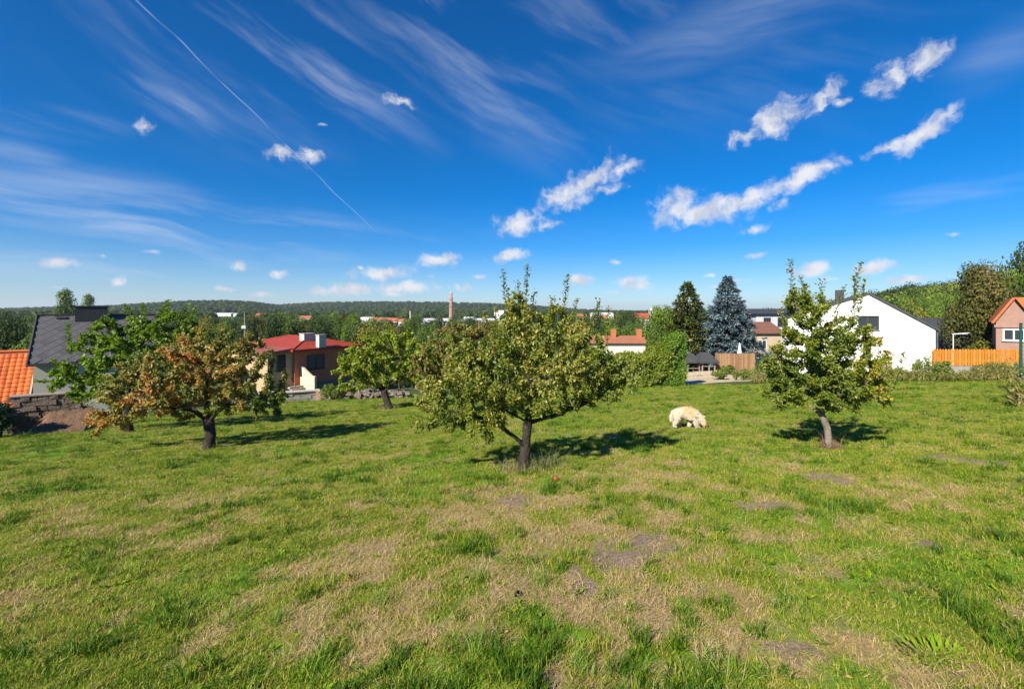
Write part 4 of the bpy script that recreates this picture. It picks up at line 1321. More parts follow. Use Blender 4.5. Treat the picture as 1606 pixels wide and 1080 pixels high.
# ---- white house with the dark framed window
HY0 = 30.0
w_white = surf('render_white', (.80, .80, .79), (.70, .70, .69), .7, .9, .35, 60, bdist=.004)
r_dark = surf('roof_anthracite', (.035, .037, .042), (.055, .056, .06), 5, .55, .3, 18)
gv = Vector((.85, -.527, 0)).normalized(); dv = Vector((-gv.y, gv.x, 0))         # along the gable, into the depth
rid0 = at(1362, 462, HY0)
def on_gable(px, py):
    """(offset along the gable, height) of the gable-plane point seen at a pixel"""
    u = (px - CX) / F
    a_ = (u * HY0 - rid0.x) / (gv.x - u * gv.y)
    return a_, -(py - HY) / F * (HY0 + a_ * gv.y)
def G(a_, z, d=0.0):
    return Vector((rid0.x, HY0, 0)) + gv * a_ + dv * d + Vector((0, 0, z))
ar_, zr_ = on_gable(1467, 517); al_, zl_ = on_gable(1236, 499); zt_ = rid0.z
pe = G(ar_, 0); pl = G(al_, 0)
zg = min(gz1(pe.x, pe.y), gz1(pl.x, pl.y)) - .3
house = thing('house', 'plain white rendered house with one dark framed window in its gable', 'house', (rid0.x + 2, HY0 + 4, gz1(rid0.x + 2, HY0 + 4)))
(x0, z1), (x1, z0) = on_gable(1346, 495), on_gable(1379, 518)
ww, wh = x1 - x0, z1 - z0; wcx = (x0 + x1) / 2
def roofz(x):
    return zt_ + (zr_ - zt_) * x / ar_ if x > 0 else zt_ + (zl_ - zt_) * x / al_
wb = MB()
def wallpoly(pts): wb.prism([G(x, z) for x, z in pts], dv * .35)
wallpoly([(al_, zg), (x0, zg), (x0, roofz(x0)), (al_, zl_)])
wallpoly([(x0, zg), (x1, zg), (x1, z0), (x0, z0)])
wallpoly([(x0, z1), (x1, z1), (x1, roofz(x1)), (0, zt_), (x0, roofz(x0))])
wallpoly([(x1, zg), (ar_, zg), (ar_, zr_), (x1, roofz(x1))])
DEP = 9.0
wb.box(G(ar_ - .35, zg, .352), gv * .35, dv * DEP, (0, 0, zr_ - zg - .02))
wb.box(G(al_, zg, .352), gv * .35, dv * DEP, (0, 0, zl_ - zg - .02))
wb.build('wall', w_white, house)
rb = MB()
for (a0_, za_, a1_, zb0_) in ((0, zt_, ar_, zr_), (0, zt_, al_, zl_)):
    A_, B_ = G(a0_, za_, -.10), G(a1_, zb0_, -.10)
    d_ = (B_ - A_); B_ = B_ + d_.normalized() * .2
    nn = d_.normalized().cross(dv); nn = nn if nn.z > 0 else -nn
    rb.prism([A_ + nn * .012, B_ + nn * .012, B_ + nn * .15, A_ + nn * .15], dv * (DEP + .6))
roof = rb.build('roof', r_dark, house)
MB().tube([G(ar_ + .10, zr_ - .1, .06), G(ar_ + .10, zg, .06)], .05, 8).build('downpipe', surf('pipe_grey', (.10, .10, .105), (.07, .07, .075), 5, .5, 0), house)
fr = MB()
for (a_, b_) in (((x0, z0), (ww, .07)), ((x0, z1 - .07), (ww, .07)), ((x0, z0 + .07), (.07, wh - .14)), ((x1 - .07, z0 + .07), (.07, wh - .14)), ((wcx - .10, z0 + .07), (.09, wh - .14))):
    fr.box(G(a_[0], a_[1], .09), gv * b_[0], dv * .08, (0, 0, b_[1]))
win = fr.build('window', dark_frame, house)
for (a_, b_) in ((x0 + .074, wcx - .104), (wcx - .006, x1 - .074)):
    MB().box(G(a_, z0 + .074, .125), gv * (b_ - a_), dv * .012, (0, 0, wh - .148)).build('pane', GL, win)
MB().box(G(x0 - .04, z0 - .04, -.05), gv * (ww + .08), dv * .135, (0, 0, .036)).build('sill', dark_frame, win)
MB().box(G(-1.6, zt_ - .6, 2.6), gv * .5, dv * .5, (0, 0, 1.05)).build('chimney', dark_frame, house)

# ---- grey upper storey house behind
q = at(1200, 530, 64)
gh = thing('house', 'pale grey two storey house with flat dark roof beside the blue spruce', 'house', (q.x, q.y, gz1(q.x, q.y)))
w_grey = surf('render_grey', (.50, .50, .52), (.44, .44, .46), 1.5, .9, .2, 50, bdist=.005)
zt = at(0, 492, 64).z; xl, xr = at(1186, 0, 64).x, at(1262, 0, 64).x
zb_ = gz1(q.x, 64) - .5
MB().box((xl, 64, zb_), (xr - xl, 0, 0), (0, 8, 0), (0, 0, zt - zb_)).build('wall', w_grey, gh)
rb = MB(); rb.prism([(xl - .5, 63.5, zt + .003), (xr + .5, 63.5, zt + .003), (xr + .1, 66, zt + .75), (xl + .2, 66, zt + .75)], (0, 5.5, 0)); rb.build('roof', r_dark, gh)
for px in (1203, 1225, 1247):
    c = at(px, 505, 64)
    window(gh, (c.x, 64, c.z), (1, 0, 0), (0, -1, 0), 1.0, 1.3, dark_frame, GL, 1)
# ---- brown roofed white house lower down
q = at(1182, 540, 56)
bh = thing('house', 'low tan house with brown tiled roof beside the blue spruce', 'house', (q.x, q.y, gz1(q.x, q.y)))
zt = at(0, 523, 56).z; xl, xr = at(1170, 0, 56).x, at(1225, 0, 56).x; zb_ = gz1(q.x, 56) - .3
MB().box((xl, 56, zb_), (xr - xl, 0, 0), (0, 6, 0), (0, 0, zt - zb_)).build('wall', surf('render_tan', (.47, .36, .25), (.40, .31, .22), 2, .9, .2, 50, bdist=.005), bh)
r_brown = surf('roof_brown_tile', (.20, .095, .06), (.13, .065, .045), 6, .8, .5, 22)
rb = MB(); zr = at(0, 506, 59).z
rb.prism([(xl - .4, 55.6, zt + .004), (xl - .4, 55.6, zt + .13), (xl - .4, 59, zr + .13), (xl - .4, 62.4, zt + .13), (xl - .4, 62.4, zt + .004), (xl - .4, 59, zr)], (xr - xl + .8, 0, 0)); rb.build('roof', r_brown, bh)
window(bh, at(1195, 540, 55.99), (1, 0, 0), (0, -1, 0), 1.1, 1.1, white_frame, GL, 2)
# ---- peach house between fir and spruce
q = at(1110, 545, 70)
ph = thing('house', 'peach coloured house with red gable roof between the fir and the spruce', 'house', (q.x, q.y, gz1(q.x, q.y)))
zt = at(0, 532, 70).z; xl, xr = at(1092, 0, 70).x, at(1142, 0, 70).x; zb_ = gz1(q.x, 70) - .3
MB().box((xl, 70, zb_), (xr - xl, 0, 0), (0, 7, 0), (0, 0, zt - zb_)).build('wall', surf('render_peach', (.62, .44, .28), (.55, .40, .26), 2, .9, .2, 50, bdist=.005), ph)
zr = at(0, 517, 73.5).z; r_red = surf('roof_red_tile', (.36, .095, .045), (.25, .07, .04), 6, .8, .5, 22)
rb = MB(); rb.prism([(xl - .4, 69.6, zt + .004), (xl - .4, 69.6, zt + .13), (xl - .4, 73.5, zr + .13), (xl - .4, 77.4, zt + .13), (xl - .4, 77.4, zt + .004), (xl - .4, 73.5, zr)], (xr - xl + .8, 0, 0)); rb.build('roof', r_red, ph)
window(ph, at(1114, 545, 69.99), (1, 0, 0), (0, -1, 0), 1.2, 1.3, white_frame, GL, 2)

# ---- salmon roofed house below the meadow
q = at(978, 545, 52)
sh = thing('house', 'low cream house with salmon tiled roof and brick chimneys beyond the hedge', 'house', (q.x, q.y, gz1(q.x, q.y)))
zt = at(0, 538, 52).z; xl, xr = at(922, 0, 52).x, at(1012, 0, 52).x; zb_ = gz1(q.x, 52) - .3
MB().box((xl, 52, zb_), (xr - xl, 0, 0), (0, 6.5, 0), (0, 0, zt - zb_)).build('wall', surf('render_cream', (.68, .62, .50), (.60, .55, .45), 2, .9, .2, 50, bdist=.005), sh)
zr = at(0, 527, 56).z; r_salmon = surf('roof_salmon_tile', (.40, .155, .08), (.28, .105, .06), 6, .85, .5, 22)
rb = MB(); rb.prism([(xl - .3, 51.6, zt + .004), (xl - .3, 51.6, zt + .12), (xl + .5, 55.2, zr + .12), (xl + .5, 58.8, zt + .12), (xl - .3, 58.8, zt + .004)], (xr - xl + .3, 0, 0))
rf = rb.build('roof', r_salmon, sh)
brk = brickmat('brick_red', (.30, .085, .045), (.22, .06, .035), (.30, .25, .2))
for px in (962, 1002):
    c = at(px, 524, 54.5)
    MB().cbox((c.x, 54.5, zt + .2), .55, .55, zr - zt + .75).build('chimney', surf('chimney_clay', (.42, .15, .07), (.34, .12, .06), 7, .9, .3), rf)

# ---- pink house at the right
PY = 38.0
pk = thing('house', 'pink rendered house with orange tiled gable roof and white framed window', 'house', (at(1600, 0, PY).x, PY, gz1(at(1600, 0, PY).x, PY)))
w_pink = surf('render_pink', (.33, .20, .155), (.28, .165, .13), 1.5, .92, .3, 45, bdist=.006)
pg = Vector((.70, -.714, 0)).normalized(); pd_ = Vector((-pg.y, pg.x, 0))
P0_ = Vector((at(1562, 0, PY).x, PY, 0))
def K(a_, z, d=0.0): return P0_ + pg * a_ + pd_ * d + Vector((0, 0, z))
def on_pink(px, py):
    u = (px - CX) / F; a_ = (u * P0_.y - P0_.x) / (pg.x - u * pg.y)
    return a_, -(py - HY) / F * (P0_.y + a_ * pg.y)
zb_ = gz1(P0_.x, PY) - .6; _, ze = on_pink(1562, 503); am, zr = on_pink(1592, 468); Wp = am * 2
wb = MB(); wb.prism([K(0, zb_), K(Wp, zb_), K(Wp, ze), K(am, zr), K(0, ze)], pd_ * 9); wb.build('wall', w_pink, pk)
r_or = surf('roof_orange_tile', (.55, .155, .05), (.44, .11, .04), 6, .85, .5, 22)
rb = MB()
for sx, ae_ in ((-1, 0), (1, Wp)):
    A_, B_ = K(am, zr, -.35), K(ae_, ze, -.35); d_ = B_ - A_; B_ = A_ + d_ * 1.12
    nn = d_.normalized().cross(pd_); nn = nn if nn.z > 0 else -nn
    rb.prism([A_ + nn * .01, B_ + nn * .01, B_ + nn * .17, A_ + nn * .17], pd_ * 9.7)
# cross roof towards the street, seen right of the gable
A_, B_ = K(am, zr - .05, 1.2), K(am + 9, zr - .05, 1.2); C_, D_ = K(am + 9, ze, -2.2), K(am + 1.6, ze, -2.2)
rb.prism([A_, B_, C_, D_], (0, 0, .16))
rb.build('roof', r_or, pk)
wb = MB(); wb.box(K(Wp + .01, zb_, -1.9), pg * 6, pd_ * 2.5, (0, 0, ze - zb_ - .02)); wb.build('side_wing', w_pink, pk)
MB().box(K(-.1, ze - .55, -.12), pg * (Wp + .08), pd_ * .118, (0, 0, .22)).build('cornice', surf('trim_pink', (.34, .20, .16), (.30, .17, .14), 3, .9, .2), pk)
aw, zw_ = on_pink(1590, 525)
window(pk, K(aw, zw_), pg, -pd_, 1.25, 1.0, white_frame, GL, 2, white_frame, fw=.10)
# ---- dark roofed small house
q = at(1480, 540, 50)
dh = thing('house', 'small grey house with steep charcoal tiled roof beyond the street lamp', 'house', (q.x, q.y, gz1(q.x, q.y)))
xl, xr = at(1449, 0, 50).x, at(1530, 0, 50).x; zt = at(0, 542, 50).z; zr = at(0, 500, 53).z; zb_ = gz1(q.x, 50) - .4
wb = MB(); wb.prism([(xl + .1, 49.7, zb_), (xl + .1, 56.3, zb_), (xl + .1, 56.3, zt), (xl + .1, 53, zr - .1), (xl + .1, 49.7, zt)], (xr - xl, 0, 0)); wb.build('wall', surf('render_sand', (.44, .38, .29), (.38, .33, .26), 2, .9, .2), dh)
rb = MB(); rb.prism([(xl - .2, 49.2, zt - .25), (xl - .2, 49.2, zt - .1), (xl - .2, 53, zr + .14), (xl - .2, 56.8, zt - .1), (xl - .2, 56.8, zt - .25), (xl - .2, 53, zr)], (xr - xl + .4, 0, 0)); rb.build('roof', r_dark, dh)

# ---- orange picket fence on its low wall
FY = 27.0
fx0, fx1 = at(1464, 0, FY).x, at(1601, 0, FY).x
fzb, fzt = at(0, 573, FY).z, at(0, 547, FY).z
fence = thing('picket_fence', 'orange stained wooden picket fence beside the white house', 'fence', (fx0, FY, gz1(fx0, FY)))
wood_or = surf('wood_orange', (.56, .215, .025), (.46, .16, .02), 7, .55, .25, 40, stretch=(1, 1, .15))
for zz in (fzb + .22, fzt - .22):
    MB().box((fx0, FY + .03, zz), (fx1 - fx0, 0, 0), (0, .05, 0), (0, 0, .09)).build('rail', wood_or, fence)
k = 0; x = fx0 + .02; pick_me = None
while x < fx1 - .12:
    if pick_me is None:
        b_ = MB(); b_.prism([(0, 0, 0), (.125, 0, 0), (.125, 0, fzt - fzb - .06), (.0625, 0, fzt - fzb), (0, 0, fzt - fzb - .06)], (0, .026, 0))
        pick_me = bpy.data.meshes.new('picket'); pick_me.from_pydata(b_.v, [], b_.f); pick_me.update(); pick_me.materials.append(wood_or)
    if k % 5 in (1, 4) and len(fence.children) > 4:
        if 'pick_me2' not in globals():
            pick_me2 = pick_me.copy(); pick_me2.materials.clear(); pick_me2.materials.append(surf('wood_orange_pale', (.62, .27, .05), (.50, .20, .035), 7, .6, .25, 40, stretch=(1, 1, .15)))
    o = link('picket', pick_me2 if (k % 5 in (1, 4) and 'pick_me2' in globals()) else pick_me, None, fence); k += 1
    o.location = (x - fx0, 0, fzb + random.uniform(-.008, .008) - gz1(fx0, FY))
    x += .172
for px in (1466, 1508, 1552, 1598):
    xx = at(px, 0, FY).x
    MB().box((xx, FY + .085, fzb - 1.2), (.1, 0, 0), (0, .1, 0), (0, 0, fzt - fzb + 1.1)).build('post', wood_or, fence)
lw = MB(); zg = gz1(fx0, FY) - .5
lw.box((fx0 - .1, FY - .05, zg), (fx1 - fx0 + .5, 0, 0), (0, .3, 0), (0, 0, fzb - .03 - zg))
tag(lw.build('garden_wall', surf('concrete', (.36, .33, .29), (.27, .25, .22), 2, .95, .5, 25), None, False, (fx0, FY, zg)), 'low concrete wall under the orange picket fence', 'wall')

# ---- street lamp
c = at(1495, 0, 36)
lp = thing('street_lamp', 'slim white street lamp with a flat arm above the orange fence', 'lamp', (c.x, 36, gz1(c.x, 36)))
lm = surf('lamp_white', (.62, .63, .64), (.55, .56, .57), 5, .5, 0)
zt = at(0, 524, 36).z
MB().tube([(c.x, 36, gz1(c.x, 36) - .1), (c.x, 36, zt)], .035, 8).build('pole', lm, lp)
b_ = MB(); b_.prism([(c.x - .02, 35.93, zt - .02), (c.x + .5, 35.93, zt + .03), (c.x + 1.22, 35.9, zt + .10), (c.x + 1.22, 35.9, zt + .14), (c.x + .5, 35.93, zt + .09), (c.x - .02, 35.93, zt + .05)], (0, .16, 0)); b_.build('arm', lm, lp)
MB().box((c.x + .6, 35.92, zt + .012), (.5, 0, 0), (0, .14, 0), (0, 0, .03)).build('lamp_head', surf('lamp_glass', (.7, .7, .68), (.6, .6, .6), 4, .3, 0), lp)

# ---- green post at the right edge
c = at(1601, 0, 17.5); zb_ = gz1(c.x, 17.5)
gp = thing('fence_post', 'dark green wire fence post in the weeds by the orange fence', 'post', (c.x, 17.5, zb_))
gm = surf('post_green', (.012, .075, .055), (.01, .055, .04), 6, .5, .1)
zt = at(0, 508, 17.5).z
MB().tube([(c.x, 17.5, zb_ - .1), (c.x, 17.5, zt)], .045, 8).build('pole', gm, gp)
MB().lathe((c.x, 17.5, zt), [(.052, 0), (.052, .03), (.01, .05)], 8).build('cap', gm, gp)
for k in range(12):
    zz = zb_ + .15 + k * .16
    MB().tube([(c.x, 17.5, zz), (c.x + 3.0, 17.2, zz)], .006, 4).build('wire', gm, gp)

# ------------------------------------------------------------------ garden beyond the meadow (shelters, board fence, terrace)
GYY = 51.0
roof_felt = surf('roof_felt_grey', (.055, .057, .062), (.04, .042, .046), 3, .8, .3, 20)
wood_grey = surf('wood_grey', (.26, .235, .215), (.20, .18, .165), 8, .8, .3, 30, stretch=(1, 1, .2))
wood_red = surf('wood_redbrown', (.20, .085, .06), (.14, .06, .045), 8, .8, .3, 30, stretch=(1, 1, .2))
def shelter(label, px0, px1, py_e, py_t, Y, dep, open_):
    x0, x1 = at(px0, 0, Y).x, at(px1, 0, Y).x; ze, zt = at(0, py_e, Y).z, at(0, py_t, Y + dep / 2).z
    xm = (x0 + x1) / 2; zg = min(gz1(x0, Y), gz1(x1, Y)) - .05
    s_ = thing('garden_shelter', label, 'shelter', (xm, Y + dep / 2, zg), 'garden shelters on the terrace')
    b_ = MB(); a = .35
    b4 = [(x0 - a, Y - a, ze), (x1 + a, Y - a, ze), (x1 + a, Y + dep + a, ze), (x0 - a, Y + dep + a, ze)]
    top = [(xm - .5, Y + dep / 2, zt), (xm + .5, Y + dep / 2, zt)]
    b_.poly([b4[0], b4[1], top[1], top[0]]); b_.poly([b4[1], b4[2], top[1]]); b_.poly([b4[2], b4[3], top[0], top[1]]); b_.poly([b4[3], b4[0], top[0]])
    b_.box((x0 - a, Y - a, ze - .14), (x1 - x0 + 2 * a, 0, 0), (0, dep + 2 * a, 0), (0, 0, .136))
    b_.build('roof', roof_felt, s_)
    for xx in (x0, xm, x1 - .12):
        for yy in (Y, Y + dep - .12):
            MB().box((xx, yy, zg - .1), (.12, 0, 0), (0, .12, 0), (0, 0, ze - .145 - zg + .1)).build('post', wood_grey, s_)
    nbd = 12
    for k in range(nbd):
        w_ = (x1 - x0) / nbd
        MB().box((x0 + k * w_ + .01, Y + dep - .2, zg), (w_ - .02, 0, 0), (0, .03, 0), (0, 0, ze - .16 - zg)).build('board', wood_red, s_)
    b_ = MB()
    b_.box((x0 + .13, Y + .02, zg + .75), (x1 - x0 - .26, 0, 0), (0, .06, 0), (0, 0, .07))
    b_.build('rail', wood_grey, s_)
    return s_
shelter('low open shelter with hipped grey roof against the hedge end', 1058, 1098, 567, 549, GYY, 2.4, True)
shelter('low open shelter with hipped grey roof beside the board fence', 1101, 1122, 567, 552, GYY - .8, 2.2, True)
bx0, bx1 = at(1122, 0, GYY).x, at(1184, 0, GYY).x
zt = at(0, 554, GYY).z
bf = thing('board_fence', 'weathered brown vertical board fence in front of the blue spruce', 'fence', (bx0, GYY, gz1(bx0, GYY)))
wood_br = surf('wood_brown', (.26, .145, .075), (.20, .11, .055), 5, .75, .3, 30, stretch=(1, 1, .15))
wood_br2 = surf('wood_brown_pale', (.33, .20, .11), (.26, .155, .085), 5, .75, .3, 30, stretch=(1, 1, .15))
x = bx0; k = 0
while x < bx1:
    zz = gz1(x, GYY)
    MB().box((x, GYY + (.02 if k % 2 else 0), zz - .1), (.165, 0, 0), (0, .02, 0), (0, 0, zt - zz + .1 + random.uniform(-.03, .03))).build('board', wood_br if random.random() < .6 else wood_br2, bf)
    x += .175; k += 1
for zz in (zt - .35, zt - 1.4):
    MB().box((bx0, GYY + .045, zz), (bx1 - bx0, 0, 0), (0, .05, 0), (0, 0, .09)).build('rail', wood_br, bf)

def draped(name, px_pts, mat, lift, label, kind='structure', Ys=None):
    """sheet draped over the ground between two pixel columns and two depths"""
    (pa, pb, ya, yb, nx_, ny_) = px_pts
    V, Fq = [], []
    for j in range(ny_ + 1):
        y = ya + (yb - ya) * j / ny_
        for i in range(nx_ + 1):
            px = pa + (pb - pa) * i / nx_
            x = (px - CX) / F * y
            V.append((x, y, gz1(x, y) + lift))
    for j in range(ny_):
        for i in range(nx_):
            a_ = j * (nx_ + 1) + i
            Fq.append((a_, a_ + 1, a_ + nx_ + 2, a_ + nx_ + 1))
    o = link(name, np_mesh(name, np.array(V), np.array(Fq), 4), mat)
    if kind: tag(o, label, None, None, kind)
    return o
sandm = surf('terrace_sand', (.52, .42, .27), (.42, .33, .21), 1.0, .95, .5, 12, c3=(.30, .24, .16), coords='Object')
draped('terrace', (1062, 1200, 35.8, 50.5, 24, 24), sandm, .03, 'pale sandy garden terrace beyond the meadow')
# low stone steps across the terrace
stone = surf('stone_pale', (.42, .34, .26), (.33, .27, .21), 5, .9, .6, 20)
for (Y, pa, pb, h) in ((47.5, 1066, 1128, .38), (43.5, 1066, 1120, .22)):
    tw = thing('stone_edging', 'row of pale stones along the %s terrace step' % ('upper' if Y > 45 else 'lower'), 'edging', (at(pa, 0, Y).x, Y, gz1(at(pa, 0, Y).x, Y)))
    px = pa
    while px < pb:
        w_ = random.uniform(6, 10)
        x = at(px, 0, Y).x; z = gz1(x, Y)
        b_ = MB(); hgt = h * random.uniform(.85, 1.1)
        b_.box((x, Y, z - .06), (w_ / F * Y - .03, 0, 0), (0, .35, 0), (0, 0, hgt)); b_.build('stone', stone, tw)
        px += w_
c = gpx(1079, 36.2)
b_ = MB(); tw_ = [(-.62, -.55, .05), (.62, -.5, .12), (.55, .45, .16), (-.6, .5, .1)]
b_.prism([c + Vector(p_) for p_ in tw_], (0, 0, .035)); b_.v = [tuple(Vector(v) + Vector((0, 0, random.uniform(-.01, .02)))) for v in b_.v]
tag(b_.build('tarpaulin', surf('tarp_blue', (.10, .17, .42), (.14, .21, .46), 4, .5, .5, 8), None, False, c), 'folded blue tarpaulin lying at the foot of the thuja', 'tarpaulin')
# closed white parasol by the board fence
c = at(1160, 0, 53); zb_ = gz1(c.x, 53)
pr = thing('parasol', 'closed white garden parasol showing above the board fence', 'parasol', (c.x, 53, zb_))
zt = at(0, 538, 53).z
MB().tube([(c.x, 53, zb_ - .1), (c.x, 53, zt + .1)], .03, 6).build('pole', wood_grey, pr)
MB().lathe((c.x, 53, zt - 1.7), [(.26, 0), (.30, .1), (.25, .6), (.15, 1.2), (.05, 1.7)], 10).build('canopy', surf('cloth_white', (.78, .78, .78), (.66, .66, .68), 5, .9, .4, 8), pr, True)
# shrubs along the meadow's far edge
MSH = leafmat('leaf_shrub', [(0, (.06, .11, .010)), (.5, (.15, .20, .022)), (1, (.26, .27, .05))])
MST = leafmat('leaf_tansy', [(0, (.08, .10, .03)), (.5, (.17, .16, .06)), (1, (.32, .25, .12))])
MYL = leafmat('leaf_goldenrod', [(0, (.10, .12, .015)), (.5, (.26, .22, .02)), (1, (.45, .33, .02))])
for i, (px, Y, w, h, mt, lab_) in enumerate([
        (1128, 40, .9, .9, MSH, 'low green bush on the terrace edge beside the pale stones'), (1142, 45, .8, 1.0, MSH, 'small round bush in front of the board fence'),
        (1165, 37, 1.4, 1.0, MSH, 'scrubby green bush at the meadow edge left of the slender tree'), (1200, 34, 1.3, 1.4, MSH, 'leafy bush behind the slender tree'), (1235, 33, 1.2, 1.6, MSH, 'taller bush behind the slender tree, by the white wall'),
        (1480, 26.3, .55, 1.35, MSH, 'bright climber at the left end of the orange fence'), (1535, 40, 2.4, 2.4, vm['yellow'], 'broad bush behind the middle of the orange fence'), (1575, 41, 1.6, 2.2, vm['mid'], 'rounder bush under the window of the pink house'), (1505, 42, 1.4, 1.9, vm['mid'], 'bush behind the street lamp')]):
    c = gpx(px, Y)
    shrub('bush', lab_, 'bush', c, w, w * .8, h, 1500 if h < 1.8 else 2600, .13 if h < 1.8 else .2, mt, 900 + i)
# weed strip along the white house and the fence, and down the right-hand edge
rng = np.random.default_rng(930)
n = 7000
px = np.concatenate([rng.uniform(1380, 1606, int(n * .7)), rng.uniform(1180, 1380, n - int(n * .7))]); Yw = np.interp(px, [1180, 1340, 1480, 1606], [33.5, 28.4, 26.0, 24.5]) + rng.normal(0, .45, n)
n2 = 2600
p2 = rng.uniform(1588, 1640, n2); Y2 = rng.uniform(12.5, 25, n2)
px = np.concatenate([px, p2]); Yw = np.concatenate([Yw, Y2]); n = len(px)
Xw = (px - CX) / F * Yw
H_ = rng.uniform(.2, .75, n) * (.15 + 1.5 * fbm(Xw * .8, Yw * .8, 3, 95) ** 1.3)
H_ = np.where(rng.random(n) < .04, H_ * 1.7, H_)
th = rng.random(n) * 6.28
base = np.stack([Xw, Yw, gz(Xw, Yw)], 1)
Dr = unit(np.stack([np.cos(th) * .3, np.sin(th) * .3, np.ones(n)], 1)); Nr = np.stack([np.cos(th + 1.5), np.sin(th + 1.5), np.zeros(n)], 1)
# each stem is a slim leaf carrying several short leaves
k = 6
t = rng.random((n, k)); P0 = base[:, None, :] + Dr[:, None, :] * (H_[:, None] * (.2 + .8 * t))[..., None]
th2 = rng.random((n, k)) * 6.28
D2 = np.stack([np.cos(th2), np.sin(th2), .5 + .5 * rng.random((n, k))], -1).reshape(-1, 3); N2 = rng.normal(0, .5, (n * k, 3)) + [0, 0, 1]
PA = np.concatenate([base, P0.reshape(-1, 3)]); DA = np.concatenate([Dr, unit(D2)]); NA = np.concatenate([Nr, N2])
tn = .45 + .5 * (fbm(Xw * .5, Yw * .5, 2, 96) - .5) + rng.normal(0, .15, n)
LA = np.concatenate([H_, np.full(n * k, .13) * (.5 + rng.random(n * k))]); WA = np.concatenate([np.full(n, .02), LA[n:] * .35])
TA = np.concatenate([tn + .2, np.repeat(tn, k) + rng.normal(0, .15, n * k)])
ctr = np.array([27., 26., -4.3])
o = link('weeds', leaf_mesh('weeds', PA - ctr, DA, NA, LA, WA, TA), leafmat('leaf_weeds', [(0, (.07, .12, .014)), (.4, (.18, .20, .03)), (.75, (.33, .26, .09)), (1, (.46, .34, .17))]), None, Vector(ctr))
tag(o, 'tall straw and green weeds along the white house and the orange fence', 'weeds', None, 'stuff')
for i, (px, Y, h) in enumerate([(1392, 28, 1.0), (1440, 27, 1.15), (1452, 27.2, 1.3)]):
    c = gpx(px, Y)
    shrub('weed_plant', ['yellow flowering weed beside the slender tree at the white wall', 'leafy weed against the white wall', 'tallest leafy weed near the corner of the white wall'][i], 'weed', c, .5, .4, h, 420, .11, MYL if i == 0 else MSH, 940 + i, spiky=.6)

# ------------------------------------------------------------------ red roofed bungalow
e1 = Vector((.53, .85, 0)).normalized(); e2 = Vector((-e1.y, e1.x, 0)); no = -e2        # no: outward normal of the shaded brick side
Ac = Vector((at(462, 0, 40).x, 40, 0)); ZE = at(0, 548, 40).z; L1, L2 = 6.4, 9.0
zb_ = gz1(Ac.x, 40) - .3
bg_ = thing('bungalow', 'brick bungalow with low red metal roof and two white chimneys', 'house', (Ac.x, Ac.y, zb_ + .3))
brick_dark = brickmat('brick_brown', (.60, .17, .075), (.50, .135, .06), (.46, .17, .10))
Z = lambda p, z: Vector((p.x, p.y, z))
zp = at(0, 601, 41).z
wb = MB(); wb.box(Z(Ac, zp), e1 * L1, e2 * L2, (0, 0, ZE - zp)); wb.build('wall', brick_dark, bg_)
wb = MB(); wb.box(Z(Ac - e1 * .06 + no * .06, zb_), e1 * (L1 + .12), e2 * (L2 + .12), (0, 0, zp - zb_ - .003)); wb.build('plinth', surf('plinth_grey', (.20, .165, .13), (.15, .125, .10), 3, .95, .5, 25), bg_)
red_metal = surf('roof_red_metal', (.31, .045, .022), (.25, .037, .020), 1.2, .6, .15, 14)
ov = .45; zr = at(0, 527, 45).z
c0 = Z(Ac - e1 * ov + no * ov, ZE); c1_ = c0 + e1 * (L1 + 2 * ov); c2_ = c1_ + e2 * (L2 + 2 * ov); c3_ = c0 + e2 * (L2 + 2 * ov)
r0 = (c0 + c1_) / 2 + e2 * 3.2; r1 = (c3_ + c2_) / 2 - e2 * 3.2; r0.z = r1.z = zr
rb = MB()
rb.poly([c0, c1_, r0]); rb.poly([c1_, c2_, r1, r0]); rb.poly([c2_, c3_, r1]); rb.poly([c3_, c0, r0, r1]); rb.box(c0 - Vector((0, 0, .18)), c1_ - c0, c3_ - c0, (0, 0, .176))
rf = rb.build('roof', red_metal, bg_)
for (a_, b_) in ((c0, r0), (c1_, r0), (r0, r1), (r1, c2_), (r1, c3_)):
    MB().tube([a_ + Vector((0, 0, .03)), b_ + Vector((0, 0, .03))], .055, 6).build('ridge_cap', red_metal, rf)
white_brick = brickmat('brick_white', (.62, .59, .54), (.50, .47, .43), (.36, .33, .30))
for (px, py, Yc, w_, d_) in ((482, 534, 43.2, .75, 1.15), (503.5, 539, 42.0, .5, .75)):
    c = at(px, 0, Yc); zt = at(0, 523.5 if px < 490 else 525.5, Yc).z
    ch = MB(); o_ = Vector((c.x, Yc, ZE - .1)) - e1 * w_ / 2 - e2 * d_ / 2 * -1
    ch.box(Vector((c.x, Yc, ZE + .05)) - e1 * d_ / 2 - e2 * w_ / 2, e1 * d_, e2 * w_, (0, 0, zt - ZE - .05)); cho = ch.build('chimney', white_brick, rf)
    MB().box(Vector((c.x, Yc, zt + .003)) - e1 * (d_ / 2 + .05) - e2 * (w_ / 2 + .05), e1 * (d_ + .1), e2 * (w_ + .1), (0, 0, .07)).build('chimney_cap', surf('cap_grey', (.42, .40, .37), (.34, .32, .3), 4, .9, .3), bg_)
window(bg_, Z(Ac + e1 * 2.1, at(0, 568, 41.2).z), e1, no, 1.75, 1.35, brown_frame, glass('glass_reflection_tint', (.06, .07, .075)), 2, brown_frame, fw=.09)  # large window: paler base colour stands in for reflections in the panes
window(bg_, Z(Ac + e1 * 5.2, at(0, 565, 43).z), e1, no, 1.1, 1.1, brown_frame, GL, 1, brown_frame, fw=.08)
